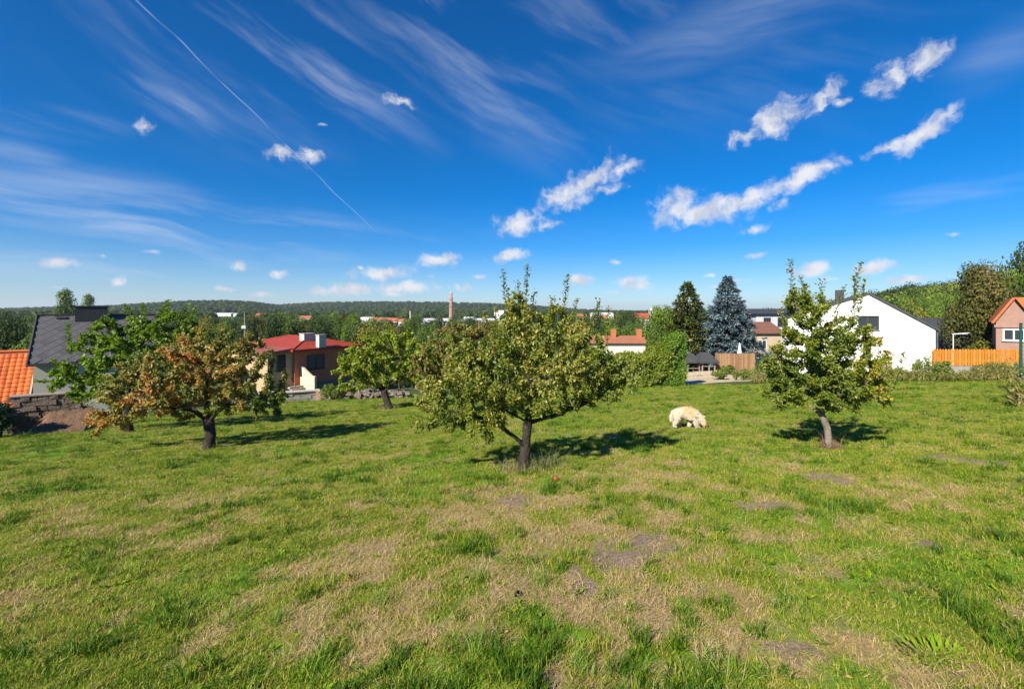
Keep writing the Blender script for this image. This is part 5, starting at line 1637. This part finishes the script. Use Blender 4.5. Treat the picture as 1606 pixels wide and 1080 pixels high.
# wing in front
wing0 = Ac - e1 * 2.3 + e2 * .25
ZW = ZE - .25
beige = surf('render_beige', (.46, .33, .19), (.40, .285, .165), 2, .92, .3, 40, bdist=.006)
wb = MB(); wb.box(Z(wing0, zb_), e1 * 2.297, e2 * 6, (0, 0, ZW - zb_)); wb.build('wing_wall', beige, bg_)
rb = MB(); o_ = Z(wing0 - e1 * .4 + no * .35, ZW + .004)
rb.hexa([o_, o_ + e1 * 2.6, o_ + e1 * 2.6 + e2 * 6.7, o_ + e2 * 6.7, o_ + Vector((0, 0, .14)), o_ + e1 * 2.6 + Vector((0, 0, .4)), o_ + e1 * 2.6 + e2 * 6.7 + Vector((0, 0, .4)), o_ + e2 * 6.7 + Vector((0, 0, .14))])
rb.build('wing_roof', surf('roof_redbrown_metal', (.30, .085, .06), (.24, .07, .05), 3, .6, .15, 14), bg_)
window(bg_, Z(wing0 + e1 * 1.2, at(0, 570, 39).z), e1, no, .8, 1.5, brown_frame, GL, 1, fw=.07)
# stair cheek wall lit by the sun, steps, railing
s0 = Ac + e1 * .5 + no * .063
za, zb2 = at(0, 574, 40).z, at(0, 590, 39.4).z
cream = surf('render_lightcream', (.62, .54, .36), (.56, .48, .33), 2, .92, .2, 40, bdist=.005)
wb = MB(); zlow = gz1(s0.x, s0.y) - .3
wb.prism([Z(s0, zlow), Z(s0 + no * 2.1, zlow), Z(s0 + no * 2.1, zb2), Z(s0 + no * 1.6, zb2), Z(s0, za)], e1 * .22); wb.build('stair_wall', cream, bg_)
for k in range(6):
    z_ = zb2 - .9 - k * .17
    MB().box(Z(s0 - e1 * 1.3 + no * (.2 + k * .3), z_ - .17), e1 * 1.28, no * .32, (0, 0, .165)).build('step', surf('step_concrete', (.38, .33, .28), (.3, .26, .22), 4, .95, .4), bg_)
b_ = MB()
for d_ in (-1.32,):
    for k in (0, 1.0, 2.0):
        p_ = s0 + e1 * d_ + no * k; zz = zb2 - .75 - k * .5
        b_.tube([Z(p_, zz - .5), Z(p_, zz + .75)], .022, 6)
    for hh_ in (.45, .75):
        b_.tube([Z(s0 + e1 * d_, zb2 - .75 + hh_), Z(s0 + e1 * d_ + no * 2.0, zb2 - 1.75 + hh_)], .022, 6)
b_.build('railing', surf('rail_brown', (.16, .07, .045), (.12, .055, .04), 5, .6, .1), bg_)

# garden wall of the bungalow: rough stones between brick pillars
wall_g = surf('wall_grey_rough', (.34, .31, .26), (.24, .22, .185), 2.5, .95, .8, 10, c3=(.42, .38, .31), bdist=.05)
WA0, WA1 = gpx(436, 35.2), gpx(502, 36.8)
gw = thing('garden_wall', 'rough grey stone garden wall with brick pillars before the bungalow', 'wall', WA0)
dirw = (WA1 - WA0); dirw.z = 0; Lw = dirw.length; dirw.normalize(); nw_ = Vector((dirw.y, -dirw.x, 0))
ztp0, ztp1 = at(0, 617, 35.2).z, at(0, 612.5, 36.8).z
nst = 16; rows = 3
for r_ in range(rows):
    s_ = 0; 
    while s_ < Lw - .05:
        ln = min(random.uniform(.4, .8), Lw - s_)
        t0 = s_ / Lw; p_ = WA0 + dirw * s_; zg_ = gz1(p_.x, p_.y) - .15; ztop = ztp0 + (ztp1 - ztp0) * t0
        hh_ = (ztop - zg_) / rows
        b_ = MB(); b_.box(Vector((p_.x, p_.y, zg_ + hh_ * r_ + .01)) + nw_ * random.uniform(.0, .05), dirw * (ln - .02), -nw_ * .4, (0, 0, hh_ - .02)); b_.build('stone', wall_g, gw)
        s_ += ln
b_ = MB(); b_.prism([Z(WA0 + nw_ * .12, ztp0 + .0), Z(WA0 - nw_ * .5, ztp0), Z(WA1 - nw_ * .5, ztp1), Z(WA1 + nw_ * .12, ztp1)], (0, 0, .09)); b_.build('coping', surf('coping_slab', (.50, .42, .36), (.42, .35, .3), 4, .9, .3), gw)
pinkbrick = brickmat('brick_pink', (.44, .22, .14), (.36, .17, .11), (.42, .36, .3))
for p_, zt_ in ((WA0, ztp0 - .55), (WA1, ztp1 + .02)):
    zz = gz1(p_.x, p_.y)
    MB().cbox((p_.x, p_.y - .1, zz - .2), .5, .62, zt_ - zz + .2 + .02, .3).build('pillar', pinkbrick, gw)
# rubble bank going on to the right
rub = thing('rubble_bank', 'low bank of loose grey rubble stones behind the lime green tree', 'rubble', gpx(570, 35.2))
rubm = surf('rubble_stone', (.19, .155, .125), (.125, .105, .085), 4, .95, .6, 14)
rng = np.random.default_rng(950)
for k in range(110):
    t = rng.random(); px = 508 + 140 * t; Y = 36.2 - 2.0 * t + rng.normal(0, .5)
    c = gpx(px, Y); s_ = .16 + .28 * rng.random()
    hz = abs(rng.normal(0, .3)) * (1 if .3 < t < .75 else .45)
    b_ = MB(); b_.lathe((c.x, c.y, c.z + hz - .05), [(s_ * .5, 0), (s_ * .95, s_ * .4), (s_ * .7, s_ * .8), (s_ * .15, s_ * .95)], 7)
    b_.v = [tuple(Vector(v) + Vector(rng.normal(0, s_ * .12, 3))) for v in b_.v]
    b_.build('stone', rubm, rub)
# utility pole
c = at(384, 0, 58); zb_ = gz1(c.x, 58)
up = thing('utility_pole', 'thin grey utility pole rising behind the orange leaved tree', 'pole', (c.x, 58, zb_))
pm = surf('pole_grey', (.22, .20, .18), (.17, .155, .14), 5, .9, .2)
MB().tube([(c.x, 58, zb_ - .2), (c.x, 58, at(0, 491, 58).z)], [.14, .09], 8).build('pole', pm, up)
MB().cbox((c.x, 57.9, at(0, 515, 58).z), .55, .4, .4).build('box', surf('box_grey', (.45, .44, .42), (.38, .37, .35), 4, .8, .1), up)

# ------------------------------------------------------------------ slate roofed house and orange tiled annex at the left
SY = 28.0
la = Vector((.766, .643, 0)).normalized(); ld = Vector((-la.y, la.x, 0))
H0 = Vector((at(43, 0, SY).x, SY, 0)); RUN = 3.75
def Q(a_, z, d=0.0): return H0 + la * a_ + ld * d + Vector((0, 0, z))
zE = at(0, 571, SY).z; rp = Q(0, 0, RUN); zR = -(494 - HY) / F * rp.y
Lr = 6.4
sl = thing('house', 'cream house with steep dark grey slate roof and wide dark chimney', 'house', (H0.x, SY, gz1(H0.x, SY)))
zb_ = gz1(H0.x, SY) - .8
cw = surf('render_greygreen', (.46, .45, .36), (.40, .39, .31), 1.5, .92, .3, 40, bdist=.006)
wb = MB(); wb.prism([Q(.2, zb_, .3), Q(.2, zb_, 2 * RUN - .3), Q(.2, zE, 2 * RUN - .3), Q(.2, zR - .15, RUN), Q(.2, zE, .3)], la * (Lr - .4)); wb.build('wall', cw, sl)
slate_m = surf('slate', (.088, .086, .090), (.072, .070, .074), 3, .75, .3, 30, c3=(.105, .10, .10))
slate_m2 = surf('slate_dark', (.072, .070, .075), (.058, .056, .06), 3, .75, .3, 30)
P00 = Q(0, zE); upv = ld * RUN + Vector((0, 0, zR - zE)); exv = la * Lr; rn = exv.cross(upv).normalized()
rb = MB(); rb.prism([P00 - rn * .12, P00 + upv - rn * .12, P00 + upv - rn * .005, P00 - rn * .005], exv)
rb.prism([Q(0, zE - .12, 2 * RUN), P00 + upv - rn * .12 + ld * .02, P00 + upv + ld * .02, Q(0, zE, 2 * RUN)], exv)
rf = rb.build('roof', slate_m2, sl)
slope = upv.length; us = upv.normalized()
dw, dh_ = .62, .33
def slate_mesh(kind):
    b_ = MB(); hw, hh_ = dw * .5, dh_ * 1.02
    pts = [us * -hh_, la * hw, us * hh_, la * -hw]
    th = [rn * .030, rn * .020, rn * .006, rn * .020]
    b_.hexa([p_ + rn * .001 for p_ in pts] + [p_ * .965 + t_ for p_, t_ in zip(pts, th)])
    me = bpy.data.meshes.new('slate'); me.from_pydata([tuple(v) for v in b_.v], [], b_.f); me.update(); me.materials.append(kind)
    return me
sm1, sm2 = slate_mesh(slate_m), slate_mesh(slate_m2)
off0 = Vector(sl.location)
row = 0; y_ = dh_
while y_ < slope - dh_ * .6:
    x_ = dw * (.5 if row % 2 == 0 else 1.0)
    while x_ < Lr - dw * .4:
        o = link('slate', sm1 if random.random() < .82 else sm2, None, rf)
        o.location = P00 + la * x_ + us * y_ + rn * .004 - off0
        x_ += dw
    y_ += dh_; row += 1
MB().box(P00 + upv - la * .05 - ld * .12, la * (Lr + .1), ld * .26, (0, 0, .07)).build('ridge_cap', slate_m2, rf)
MB().box(P00 - la * .06 - ld * .1 - UP * .16, la * (Lr + .1), ld * .095, (0, 0, .12)).build('gutter', surf('gutter_dark', (.06, .06, .065), (.045, .045, .05), 5, .5, 0), sl)
MB().box(P00 - rn * .02 - la * .07, upv, la * .065, rn * .1).build('verge', slate_m2, sl)
MB().box(P00 + upv * .9 + la * .95 + rn * .01, la * .5, us * .22, rn * .12).build('roof_vent', dark_frame, sl)
uc = (144 - CX) / F; pc = Q(0, 0, RUN - .35); sc_ = (uc * pc.y - pc.x) / (la.x - uc * la.y); cc = pc + la * sc_; zt = -(481 - HY) / F * cc.y
MB().box(cc - la * .85 - ld * .3 + UP * (zR - .7), la * 1.7, ld * .65, (0, 0, zt - zR + .7)).build('chimney', surf('chimney_sheet', (.025, .026, .03), (.035, .036, .04), 5, .5, .2), sl)
MB().box(cc - la * .92 - ld * .36 + UP * (zt + .003), la * 1.84, ld * .77, (0, 0, .07)).build('chimney_cap', dark_frame, sl)
# orange annex against the left gable
RUN2 = 3.8; zE2 = -(640 - HY) / F * SY; rp2 = Q(0, 0, RUN2); zR2 = -(550 - HY) / F * rp2.y
LA_ = 4.6
A0 = Q(-LA_ - .02, zE2, -.05); uo = ld * RUN2 + UP * (zR2 - zE2); rn2 = la.cross(uo).normalized(); uos = uo.normalized()
an = thing('annex', 'low annex with bright orange tiled roof beside the slate roofed house', 'house', Vector((A0.x, A0.y, gz1(A0.x, A0.y))))
zb_ = min(gz1(A0.x, A0.y), zE2) - .8
wb = MB(); wb.prism([A0 + ld * .25 + UP * (zb_ - zE2), A0 + ld * RUN2 + UP * (zb_ - zE2), A0 + uo - UP * .12, A0 + ld * .25 + UP * .02], la * (LA_ - .1)); wb.build('wall', cw, an)
rb = MB(); rb.prism([A0 - rn2 * .06, A0 + uo - rn2 * .06, A0 + uo - rn2 * .01, A0 - rn2 * .01], la * LA_)
rfo = rb.build('roof', surf('tile_bed', (.30, .10, .05), (.25, .08, .04), 4, .9, .2), an)
tile_m = surf('tile_orange', (.62, .15, .030), (.52, .115, .026), 6, .7, .25, 30)
tile_m2 = surf('tile_orange_deep', (.50, .105, .026), (.43, .09, .024), 6, .7, .25, 30)
tw_, tl_ = .285, .37
def tile_mesh(mt):
    b_ = MB(); n_ = 5; V0, V1 = [], []
    for k in range(n_ + 1):
        x_ = k / n_ * tw_; z_ = .04 * math.sin(k / n_ * math.pi)
        V0.append(la * x_ - uos * .03 + rn2 * (.045 + z_)); V1.append(la * x_ + uos * tl_ + rn2 * (.004 + z_))
    for k in range(n_):
        b_.poly([V0[k], V0[k + 1], V1[k + 1], V1[k]])
        b_.poly([V0[k] - rn2 * .04, V0[k + 1] - rn2 * .04, V0[k + 1], V0[k]])
    me = bpy.data.meshes.new('tile'); me.from_pydata([tuple(v) for v in b_.v], [], b_.f); me.update(); me.materials.append(mt)
    return me
t1_, t2_ = tile_mesh(tile_m), tile_mesh(tile_m2)
off0 = Vector(an.location); nt = int(uo.length / tl_); cols_ = int(LA_ / tw_)
for r_ in range(nt):
    for k in range(cols_):
        o = link('tile', t1_ if random.random() < .75 else t2_, None, rfo)
        o.location = A0 + la * (LA_ - (k + 1) * tw_) + uos * (r_ * tl_ + .02) - off0
MB().tube([A0 + uo - la * .05 + UP * .03, A0 + uo + la * (LA_ - .02) + UP * .03], .10, 8).build('ridge_tile', tile_m, rfo)
MB().box(A0 + la * (LA_ + .003) - UP * .1, uo, la * .07, rn2 * .16).build('verge_board', surf('board_pale', (.55, .42, .30), (.48, .36, .26), 5, .8, .2), an)

# stone retaining wall and earth bank at the left
RY = 18.6
w0, w1 = gpx(20, RY), gpx(128, RY + 1.2)
rw = thing('retaining_wall', 'brown stone retaining wall in front of the orange tiled roof', 'wall', w0)
dirw = w1 - w0; dirw.z = 0; Lw = dirw.length; dirw.normalize(); nw_ = Vector((dirw.y, -dirw.x, 0))
st_a = surf('stone_brown', (.20, .145, .105), (.14, .10, .075), 6, .95, 1.0, 14, c3=(.24, .19, .14), bdist=.05); st_b = surf('stone_grey', (.19, .145, .112), (.135, .104, .082), 6, .95, 1.0, 14, c3=(.26, .22, .17), bdist=.05)
zt0, zt1 = at(0, 623, RY).z, at(0, 616, RY + 1.2).z; rows = 8
for r_ in range(rows):
    s_ = -.15 * (r_ % 2)
    while s_ < Lw:
        ln = random.uniform(.18, .45); t0 = max(s_, 0) / Lw
        p_ = w0 + dirw * s_; zg_ = w0.z + (w1.z - w0.z) * t0 - .15; zt_ = zt0 + (zt1 - zt0) * t0; hh_ = (zt_ - zg_) / rows
        o_ = Vector((p_.x, p_.y, zg_ + hh_ * r_ + .008)) + nw_ * random.uniform(.0, .06)
        a_, b__, c_ = dirw * (ln - .02), -nw_ * .4, Vector((0, 0, hh_ - .016))
        j = lambda: Vector((random.uniform(-.015, .015), random.uniform(-.02, .02), random.uniform(-.012, .012)))
        b_ = MB(); b_.hexa([o_ + j(), o_ + a_ + j(), o_ + a_ + b__, o_ + b__, o_ + c_ + j(), o_ + a_ + c_ + j(), o_ + a_ + b__ + c_, o_ + b__ + c_]); b_.build('stone', st_a if random.random() < .6 else st_b, rw)
        s_ += ln
b_ = MB(); b_.prism([Z(w0 + nw_ * .06 - dirw * .1, zt0), Z(w0 - nw_ * .42 - dirw * .1, zt0), Z(w1 - nw_ * .42, zt1), Z(w1 + nw_ * .06, zt1)], (0, 0, .05)); b_.build('coping', surf('coping_brown', (.30, .24, .20), (.24, .19, .16), 4, .9, .3), rw)
# earth bank
nX, nY_ = 26, 8; Vv, Fq = [], []
for j in range(nY_ + 1):
    for i in range(nX + 1):
        t = i / nX; q = j / nY_
        p_ = w0 + dirw * (Lw * (.12 + 1.05 * t)) + nw_ * (q * 2.3 - .12)
        hgt = (1 - q) ** 1.4 * (.85 * sstep(0, .45, t) + .15) * .95 - .03
        Vv.append((p_.x, p_.y, gz1(p_.x, p_.y) + float(hgt) + random.uniform(-.04, .04) * (1 - q)))
for j in range(nY_):
    for i in range(nX):
        a_ = j * (nX + 1) + i; Fq.append((a_, a_ + nX + 1, a_ + nX + 2, a_ + 1))
o = link('earth_bank', np_mesh('earth_bank', np.array(Vv), np.array(Fq), 4, smooth=True), surf('earth_red', (.185, .105, .062), (.115, .066, .042), 3.5, .98, 1.0, 12, c3=(.17, .15, .06), bdist=.06))
tag(o, 'bare reddish earth bank heaped against the retaining wall', None, None, 'structure')
# dark conifer bush at the left edge
MJ = V_('needle_juniper', [(0, (.012, .03, .018)), (.5, (.035, .07, .04)), (1, (.075, .12, .07))])
shrub('juniper_bush', 'dark bluish juniper bush in front of the retaining wall', 'bush', gpx(0, 17.3), .85, .8, 1.75, 4200, .10, MJ, 960)
shrub('juniper_bush', 'second dark juniper bush leaning on the first', 'bush', gpx(-32, 17.6), .9, .8, 1.9, 3600, .10, MJ, 961)
for i, (px, Y, h, mt) in enumerate([(118, 22, 1.1, MSH), (440, 34.4, .8, MSH), (520, 34.8, 1.3, MSH), (548, 35.4, 1.1, vm['yellow'])]):
    shrub('bush', ['low bush on the earth bank under the autumn branches', 'small bush at the left pillar of the garden wall', 'green bush at the foot of the bungalow wall', 'orange tinged bush beside the bungalow wall'][i], 'bush', gpx(px, Y), h * .8, h * .7, h, 1200, .13, mt, 970 + i)

# ------------------------------------------------------------------ distant town
def far_house(px0, px1, py_b, py_e, py_r, Y, wall, roof_, name, label, cat='house', group=None, nwin=3, dep=None):
    x0, x1 = at(px0, 0, Y).x, at(px1, 0, Y).x; xm = (x0 + x1) / 2; zg = gz1(xm, Y) - .5
    ze = at(0, py_e, Y).z; dep = dep or min((x1 - x0) * .8, 24); zr = at(0, py_r, Y + dep / 2).z
    h_ = thing(name, label, cat, (xm, Y, zg), group)
    MB().box((x0, Y, zg), (x1 - x0, 0, 0), (0, dep, 0), (0, 0, ze - zg)).build('wall', wall, h_)
    b_ = MB(); o = .4
    b_.prism([(x0 - o, Y - o, ze + .01), (x0 - o, Y - o, ze + .3), (x0 - o, Y + dep / 2, zr), (x0 - o, Y + dep + o, ze + .3), (x0 - o, Y + dep + o, ze + .01)], (x1 - x0 + 2 * o, 0, 0)); b_.build('roof', roof_, h_)
    for k in range(nwin):
        c = Vector((x0 + (x1 - x0) * (k + .5) / nwin, Y, ze - 2.0))
        window(h_, c, (1, 0, 0), (0, -1, 0), 1.4, 1.5, white_frame, GL, 1, fw=.12)
    return h_
town_white = surf('town_white', (.72, .71, .68), (.62, .61, .59), .3, .9, .1)
town_cream = surf('town_cream', (.62, .52, .40), (.55, .46, .35), .3, .9, .1)
hall_roof = surf('hall_roof_pale', (.70, .71, .73), (.60, .61, .63), .3, .6, .1)
hall_grey = surf('hall_roof_grey', (.20, .19, .21), (.16, .15, .17), .3, .7, .1)
town_red = surf('town_roof_red', (.40, .12, .07), (.33, .10, .06), .3, .9, .2)
far_house(655, 702, 512, 506, 499, 430, town_white, hall_roof, 'factory_hall', 'white factory hall left of the brick chimney stack', 'factory', None, 6)
far_house(716, 752, 512, 506, 501.5, 420, town_cream, hall_grey, 'factory_hall', 'factory hall with dark grey roof right of the brick chimney stack', 'factory', None, 4)
far_house(738, 792, 512, 503, 499, 470, town_white, hall_roof, 'factory_hall', 'longer white factory hall behind the dark roofed hall', 'factory', None, 7)
far_house(728, 742, 506, 500, 496.5, 520, town_white, hall_roof, 'factory_hall', 'small white gabled hall behind the brick chimney stack', 'factory', None, 2)
GH = 'red roofed houses of the distant town'
for (a_, b_, e_, r_, Y) in ((598, 612, 503, 498, 400), (614, 624, 503.5, 498.5, 390), (625, 638, 504, 500, 380), (584, 597, 502, 497.5, 430), (470, 486, 499, 495, 420), (905, 920, 497, 492, 460), (940, 952, 499, 494, 430), (1060, 1075, 497, 492, 420), (400, 414, 494.5, 491, 520)):
    far_house(a_, b_, 506, e_, r_, Y, town_white if int(a_) % 2 else town_cream, town_red, 'house', 'small house with red roof in the distant town', 'house', GH, 2)
for (a_, b_, e_, r_, Y, lab_) in ((336, 362, 492, 490.5, 900, 'long white building at the foot of the wooded hill'), (366, 376, 493.5, 491, 880, 'small pinkish building at the foot of the wooded hill'), (565, 584, 499, 497, 520, 'white building among the belt trees right of the bungalow'), (930, 962, 492.5, 490, 560, 'pale low building beyond the hedge trees'), (775, 790, 488, 486.5, 900, 'white house high on the far wooded slope')):
    far_house(a_, b_, 506, e_, r_, Y, town_white, hall_roof, 'building', lab_, 'building', None, 5)
far_house(998, 1018, 506, 500, 491, 330, town_white, surf('town_roof_crimson', (.42, .055, .04), (.36, .05, .04), .3, .9, .2), 'house', 'house with big crimson roof beside the white church tower', 'house', None, 3)
c = at(1022, 0, 345); zg = gz1(c.x, 345) - .5; zt = at(0, 487, 345).z
tw = thing('church_tower', 'white square church tower beside the crimson roof', 'tower', (c.x, 345, zg))
MB().cbox((c.x, 345, zg), 3.6, 3.6, zt - zg).build('wall', town_white, tw)
b_ = MB(); b_.lathe((c.x, 345, zt + .005), [(2.5, 0), (1.2, .9), (.9, 1.5), (.15, 2.4)], 8); b_.build('roof', town_white, tw)
# brick chimney stack with ring platforms
YC = 480; c = at(707.5, 0, YC); zg = gz1(c.x, YC) - .5; zt = at(0, 459.5, YC).z; H = zt - zg
stk_m = brickmat('brick_stack', (.40, .20, .15), (.34, .16, .12), (.40, .28, .23), bw=.8, bh=.25)
stk = thing('chimney_stack', 'tall tapered brick factory chimney with ring platforms', 'chimney', (c.x, YC, zg))
MB().lathe((c.x, YC, zg), [(2.6, 0), (2.3, H * .35), (1.75, H * .68), (1.25, H)], 16).build('shaft', stk_m, stk, True)
for f_, r_ in ((.60, 2.5), (.80, 2.1)):
    MB().lathe((c.x, YC, zg + H * f_), [(r_ - .6, 0), (r_, .4), (r_, 1.2), (r_ - .6, 1.5)], 16).build('ring_platform', stk_m, stk)
MB().lathe((c.x, YC, zt + .01), [(1.35, 0), (1.35, 1.0), (1.1, 1.05)], 16).build('rim', surf('rim_pale', (.55, .50, .48), (.45, .42, .40), 1, .8, 0), stk)
c = at(643.5, 0, 400); zg = gz1(c.x, 400) - .5; zt = at(0, 488.5, 400).z
st2 = thing('chimney_stack', 'short thin pale chimney by the red roofed houses', 'chimney', (c.x, 400, zg))
MB().lathe((c.x, 400, zg), [(.85, 0), (.62, zt - zg)], 10).build('shaft', surf('stack_pale', (.55, .42, .34), (.48, .37, .30), .5, .9, .1), st2)
MB().lathe((c.x, 400, zt + .01), [(.7, 0), (.7, .5), (.5, .55)], 10).build('rim', surf('rim_pale'  , (.55, .50, .48)), st2)

# ------------------------------------------------------------------ the dog
DP = hit(1079, 671)
dog = thing('dog', 'fluffy cream and ginger dog standing head down, sniffing the grass', 'dog', DP)
dog.rotation_euler = (0, 0, -.22)
dog.scale = (.97, .97, 1.0)
J = {  # name: (x, y, z, radius)
    'pel': (-.25, 0, .450, .128), 'lum': (-.12, 0, .425, .158), 'mid': (.01, 0, .412, .168), 'sho': (.13, 0, .40, .166), 'nk0': (.235, -.01, .345, .120), 'nk1': (.32, -.02, .265, .092),
    'hd0': (.385, -.03, .195, .088), 'hd1': (.415, -.035, .145, .074), 'mz0': (.440, -.04, .085, .048), 'mz1': (.452, -.045, .045, .036),
    'tl0': (-.365, .0, .43, .05), 'tl1': (-.405, .0, .34, .050), 'tl2': (-.40, .01, .23, .052), 'tl3': (-.385, .015, .15, .022)}
edges = [('pel', 'lum'), ('lum', 'mid'), ('mid', 'sho'), ('sho', 'nk0'), ('nk0', 'nk1'), ('nk1', 'hd0'), ('hd0', 'hd1'), ('hd1', 'mz0'), ('mz0', 'mz1'), ('pel', 'tl0'), ('tl0', 'tl1'), ('tl1', 'tl2'), ('tl2', 'tl3')]
for s_, nm_, ox, fx_ in ((-1, 'r', .02, .05), (1, 'l', -.02, -.05)):
    y = .085 * s_
    J['hip' + nm_] = (-.255 + ox * -1, y * .8, .34, .100); J['kne' + nm_] = (-.20 - ox * 2, y, .245, .066); J['hok' + nm_] = (-.285 - ox * 3, y, .135, .040); J['hpw' + nm_] = (-.265 - ox * 3, y, .045, .034); J['htt' + nm_] = (-.225 - ox * 3, y, .022, .030)
    edges += [('pel', 'hip' + nm_), ('hip' + nm_, 'kne' + nm_), ('kne' + nm_, 'hok' + nm_), ('hok' + nm_, 'hpw' + nm_), ('hpw' + nm_, 'htt' + nm_)]
    J['scp' + nm_] = (.16 + fx_ * .4, y * .8, .30, .092); J['elb' + nm_] = (.135 + fx_, y, .215, .062); J['wri' + nm_] = (.15 + fx_ * 1.6, y, .115, .044); J['fpw' + nm_] = (.155 + fx_ * 2, y, .040, .038); J['ftt' + nm_] = (.19 + fx_ * 2, y, .022, .030)
    edges += [('sho', 'scp' + nm_), ('scp' + nm_, 'elb' + nm_), ('elb' + nm_, 'wri' + nm_), ('wri' + nm_, 'fpw' + nm_), ('fpw' + nm_, 'ftt' + nm_)]
names = list(J)
me = bpy.data.meshes.new('body'); me.from_pydata([J[k][:3] for k in names], [(names.index(a_), names.index(b_)) for a_, b_ in edges], []); me.update()
tmp = bpy.data.objects.new('body_tmp', me); COL.objects.link(tmp)
sk = tmp.modifiers.new('skin', 'SKIN')
lay = me.skin_vertices[0] if len(me.skin_vertices) else None
if lay is None:
    bpy.context.view_layer.objects.active = tmp
    me.attributes.new('skin', 'FLOAT', 'POINT') if False else None
for i, k in enumerate(names):
    sv = tmp.data.skin_vertices[0].data[i]; sv.radius = (J[k][3], J[k][3]); sv.use_root = (k == 'pel')
ss = tmp.modifiers.new('sub', 'SUBSURF'); ss.levels = 2; ss.render_levels = 2
dg = bpy.context.evaluated_depsgraph_get()
body_me = bpy.data.meshes.new_from_object(tmp.evaluated_get(dg), depsgraph=dg)
bpy.data.objects.remove(tmp)
body_me.name = 'body'; body_me.polygons.foreach_set('use_smooth', [True] * len(body_me.polygons))
def coat(x, y, z):
    ginger = np.exp(-(((x - .03) / .17) ** 2 + ((z - .50) / .10) ** 2)) * .6 + .75 * sstep(.33, .43, x) * sstep(.34, .2, z)
    return np.clip(ginger + (fbm(x * 9, z * 9 + y * 9, 3, 77) - .5) * .5, 0, 1)
nv = len(body_me.vertices); co = np.empty(nv * 3, np.float32); body_me.vertices.foreach_get('co', co); co = co.reshape(-1, 3)
a_ = body_me.attributes.new('tint', 'FLOAT', 'POINT'); a_.data.foreach_set('value', coat(co[:, 0], co[:, 1], co[:, 2]).astype(np.float32))
FUR = leafmat('fur', [(0, (.66, .58, .45)), (.4, (.60, .43, .24)), (1, (.50, .24, .09))], rough=.8, trans=.0, spec=.1, back=1.0)
link('body', body_me, FUR, dog)
no_ = np.empty(nv * 3, np.float32); body_me.vertices.foreach_get('normal', no_); no_ = no_.reshape(-1, 3)
rng = np.random.default_rng(980)
body_me.calc_loop_triangles(); tri = np.empty(len(body_me.loop_triangles) * 3, np.int32); body_me.loop_triangles.foreach_get('vertices', tri); tri = tri.reshape(-1, 3)
ar = np.linalg.norm(np.cross(co[tri[:, 1]] - co[tri[:, 0]], co[tri[:, 2]] - co[tri[:, 0]]), axis=1)
nf_ = 12000; ti = rng.choice(len(tri), nf_, p=ar / ar.sum()); w_ = rng.dirichlet((1, 1, 1), nf_)
Pf = (co[tri[ti]] * w_[..., None]).sum(1); Nf = unit((no_[tri[ti]] * w_[..., None]).sum(1))
keepf = Pf[:, 2] > .05; Pf, Nf = Pf[keepf], Nf[keepf]; nf_ = len(Pf)
lenf = .035 + .025 * rng.random(nf_) * (Pf[:, 2] < .32) + .01 * rng.random(nf_)
lenf = np.where((Pf[:, 0] > .30) & (Pf[:, 2] < .24), .022, lenf)
Df = unit(Nf * .55 + np.array([-.45, 0, -.55]) + rng.normal(0, .22, (nf_, 3)))
link('coat', leaf_mesh('coat', Pf - Nf * .004, Df, Nf, lenf, .010 + .006 * rng.random(nf_), coat(Pf[:, 0], Pf[:, 1], Pf[:, 2]) + rng.normal(0, .08, nf_), .1), FUR, dog)
EARM = leafmat('fur_ear', [(0, (.42, .24, .11)), (1, (.42, .22, .1))], rough=.8, trans=0, spec=.1, back=1.0)
for s_ in (-1, 1):
    b_ = MB(); c = Vector((.365, -.03 + s_ * .084, .235))
    b_.prism([c, c + Vector((.05, s_ * .012, -.01)), c + Vector((.055, s_ * .03, -.09)), c + Vector((.02, s_ * .035, -.125)), c + Vector((-.015, s_ * .025, -.07))], (0, s_ * .014, 0))
    eo = MB(); eo.v, eo.f = b_.v, b_.f
    mm = bpy.data.meshes.new('ear'); mm.from_pydata(eo.v, [], eo.f); mm.update(); link('ear', mm, EARM, dog)
nm = bpy.data.meshes.new('nose'); b_ = MB(); b_.lathe((.465, -.045, .012), [(.006, 0), (.016, .006), (.016, .014), (.006, .02)], 8); nm.from_pydata(b_.v, [], b_.f); link('nose', nm, surf('nose_dark', (.02, .018, .018), (.03, .025, .025), 20, .4, 0), dog)
for s_ in (-1, 1):
    em = bpy.data.meshes.new('eye'); b_ = MB(); b_.lathe((.482, -.035 + s_ * .030, .150), [(.003, -.008), (.009, 0), (.003, .008)], 8); em.from_pydata(b_.v, [], b_.f); link('eye', em, surf('nose_dark', (.02, .018, .018)), dog)


# ------------------------------------------------------------------ air
hz = MB(); hz.box((-7300, -7300, -95), (14600, 0, 0), (0, 14600, 0), (0, 0, 195))
hm = bpy.data.materials.new('haze'); hm.use_nodes = True
H_N = NT(hm.node_tree); H_N.n.clear()
pv_ = H_N.node('ShaderNodeVolumePrincipled')
pv_.inputs['Color'].default_value = (.80, .88, 1.0, 1)
pv_.inputs['Density'].default_value = 0.00009
pv_.inputs['Anisotropy'].default_value = 0.2
ho = H_N.node('ShaderNodeOutputMaterial'); H_N.l.new(pv_.outputs[0], ho.inputs['Volume'])
hzo = hz.build('haze', hm)
tag(hzo, 'thin blue haze in the air over the valley', 'haze', None, 'stuff')
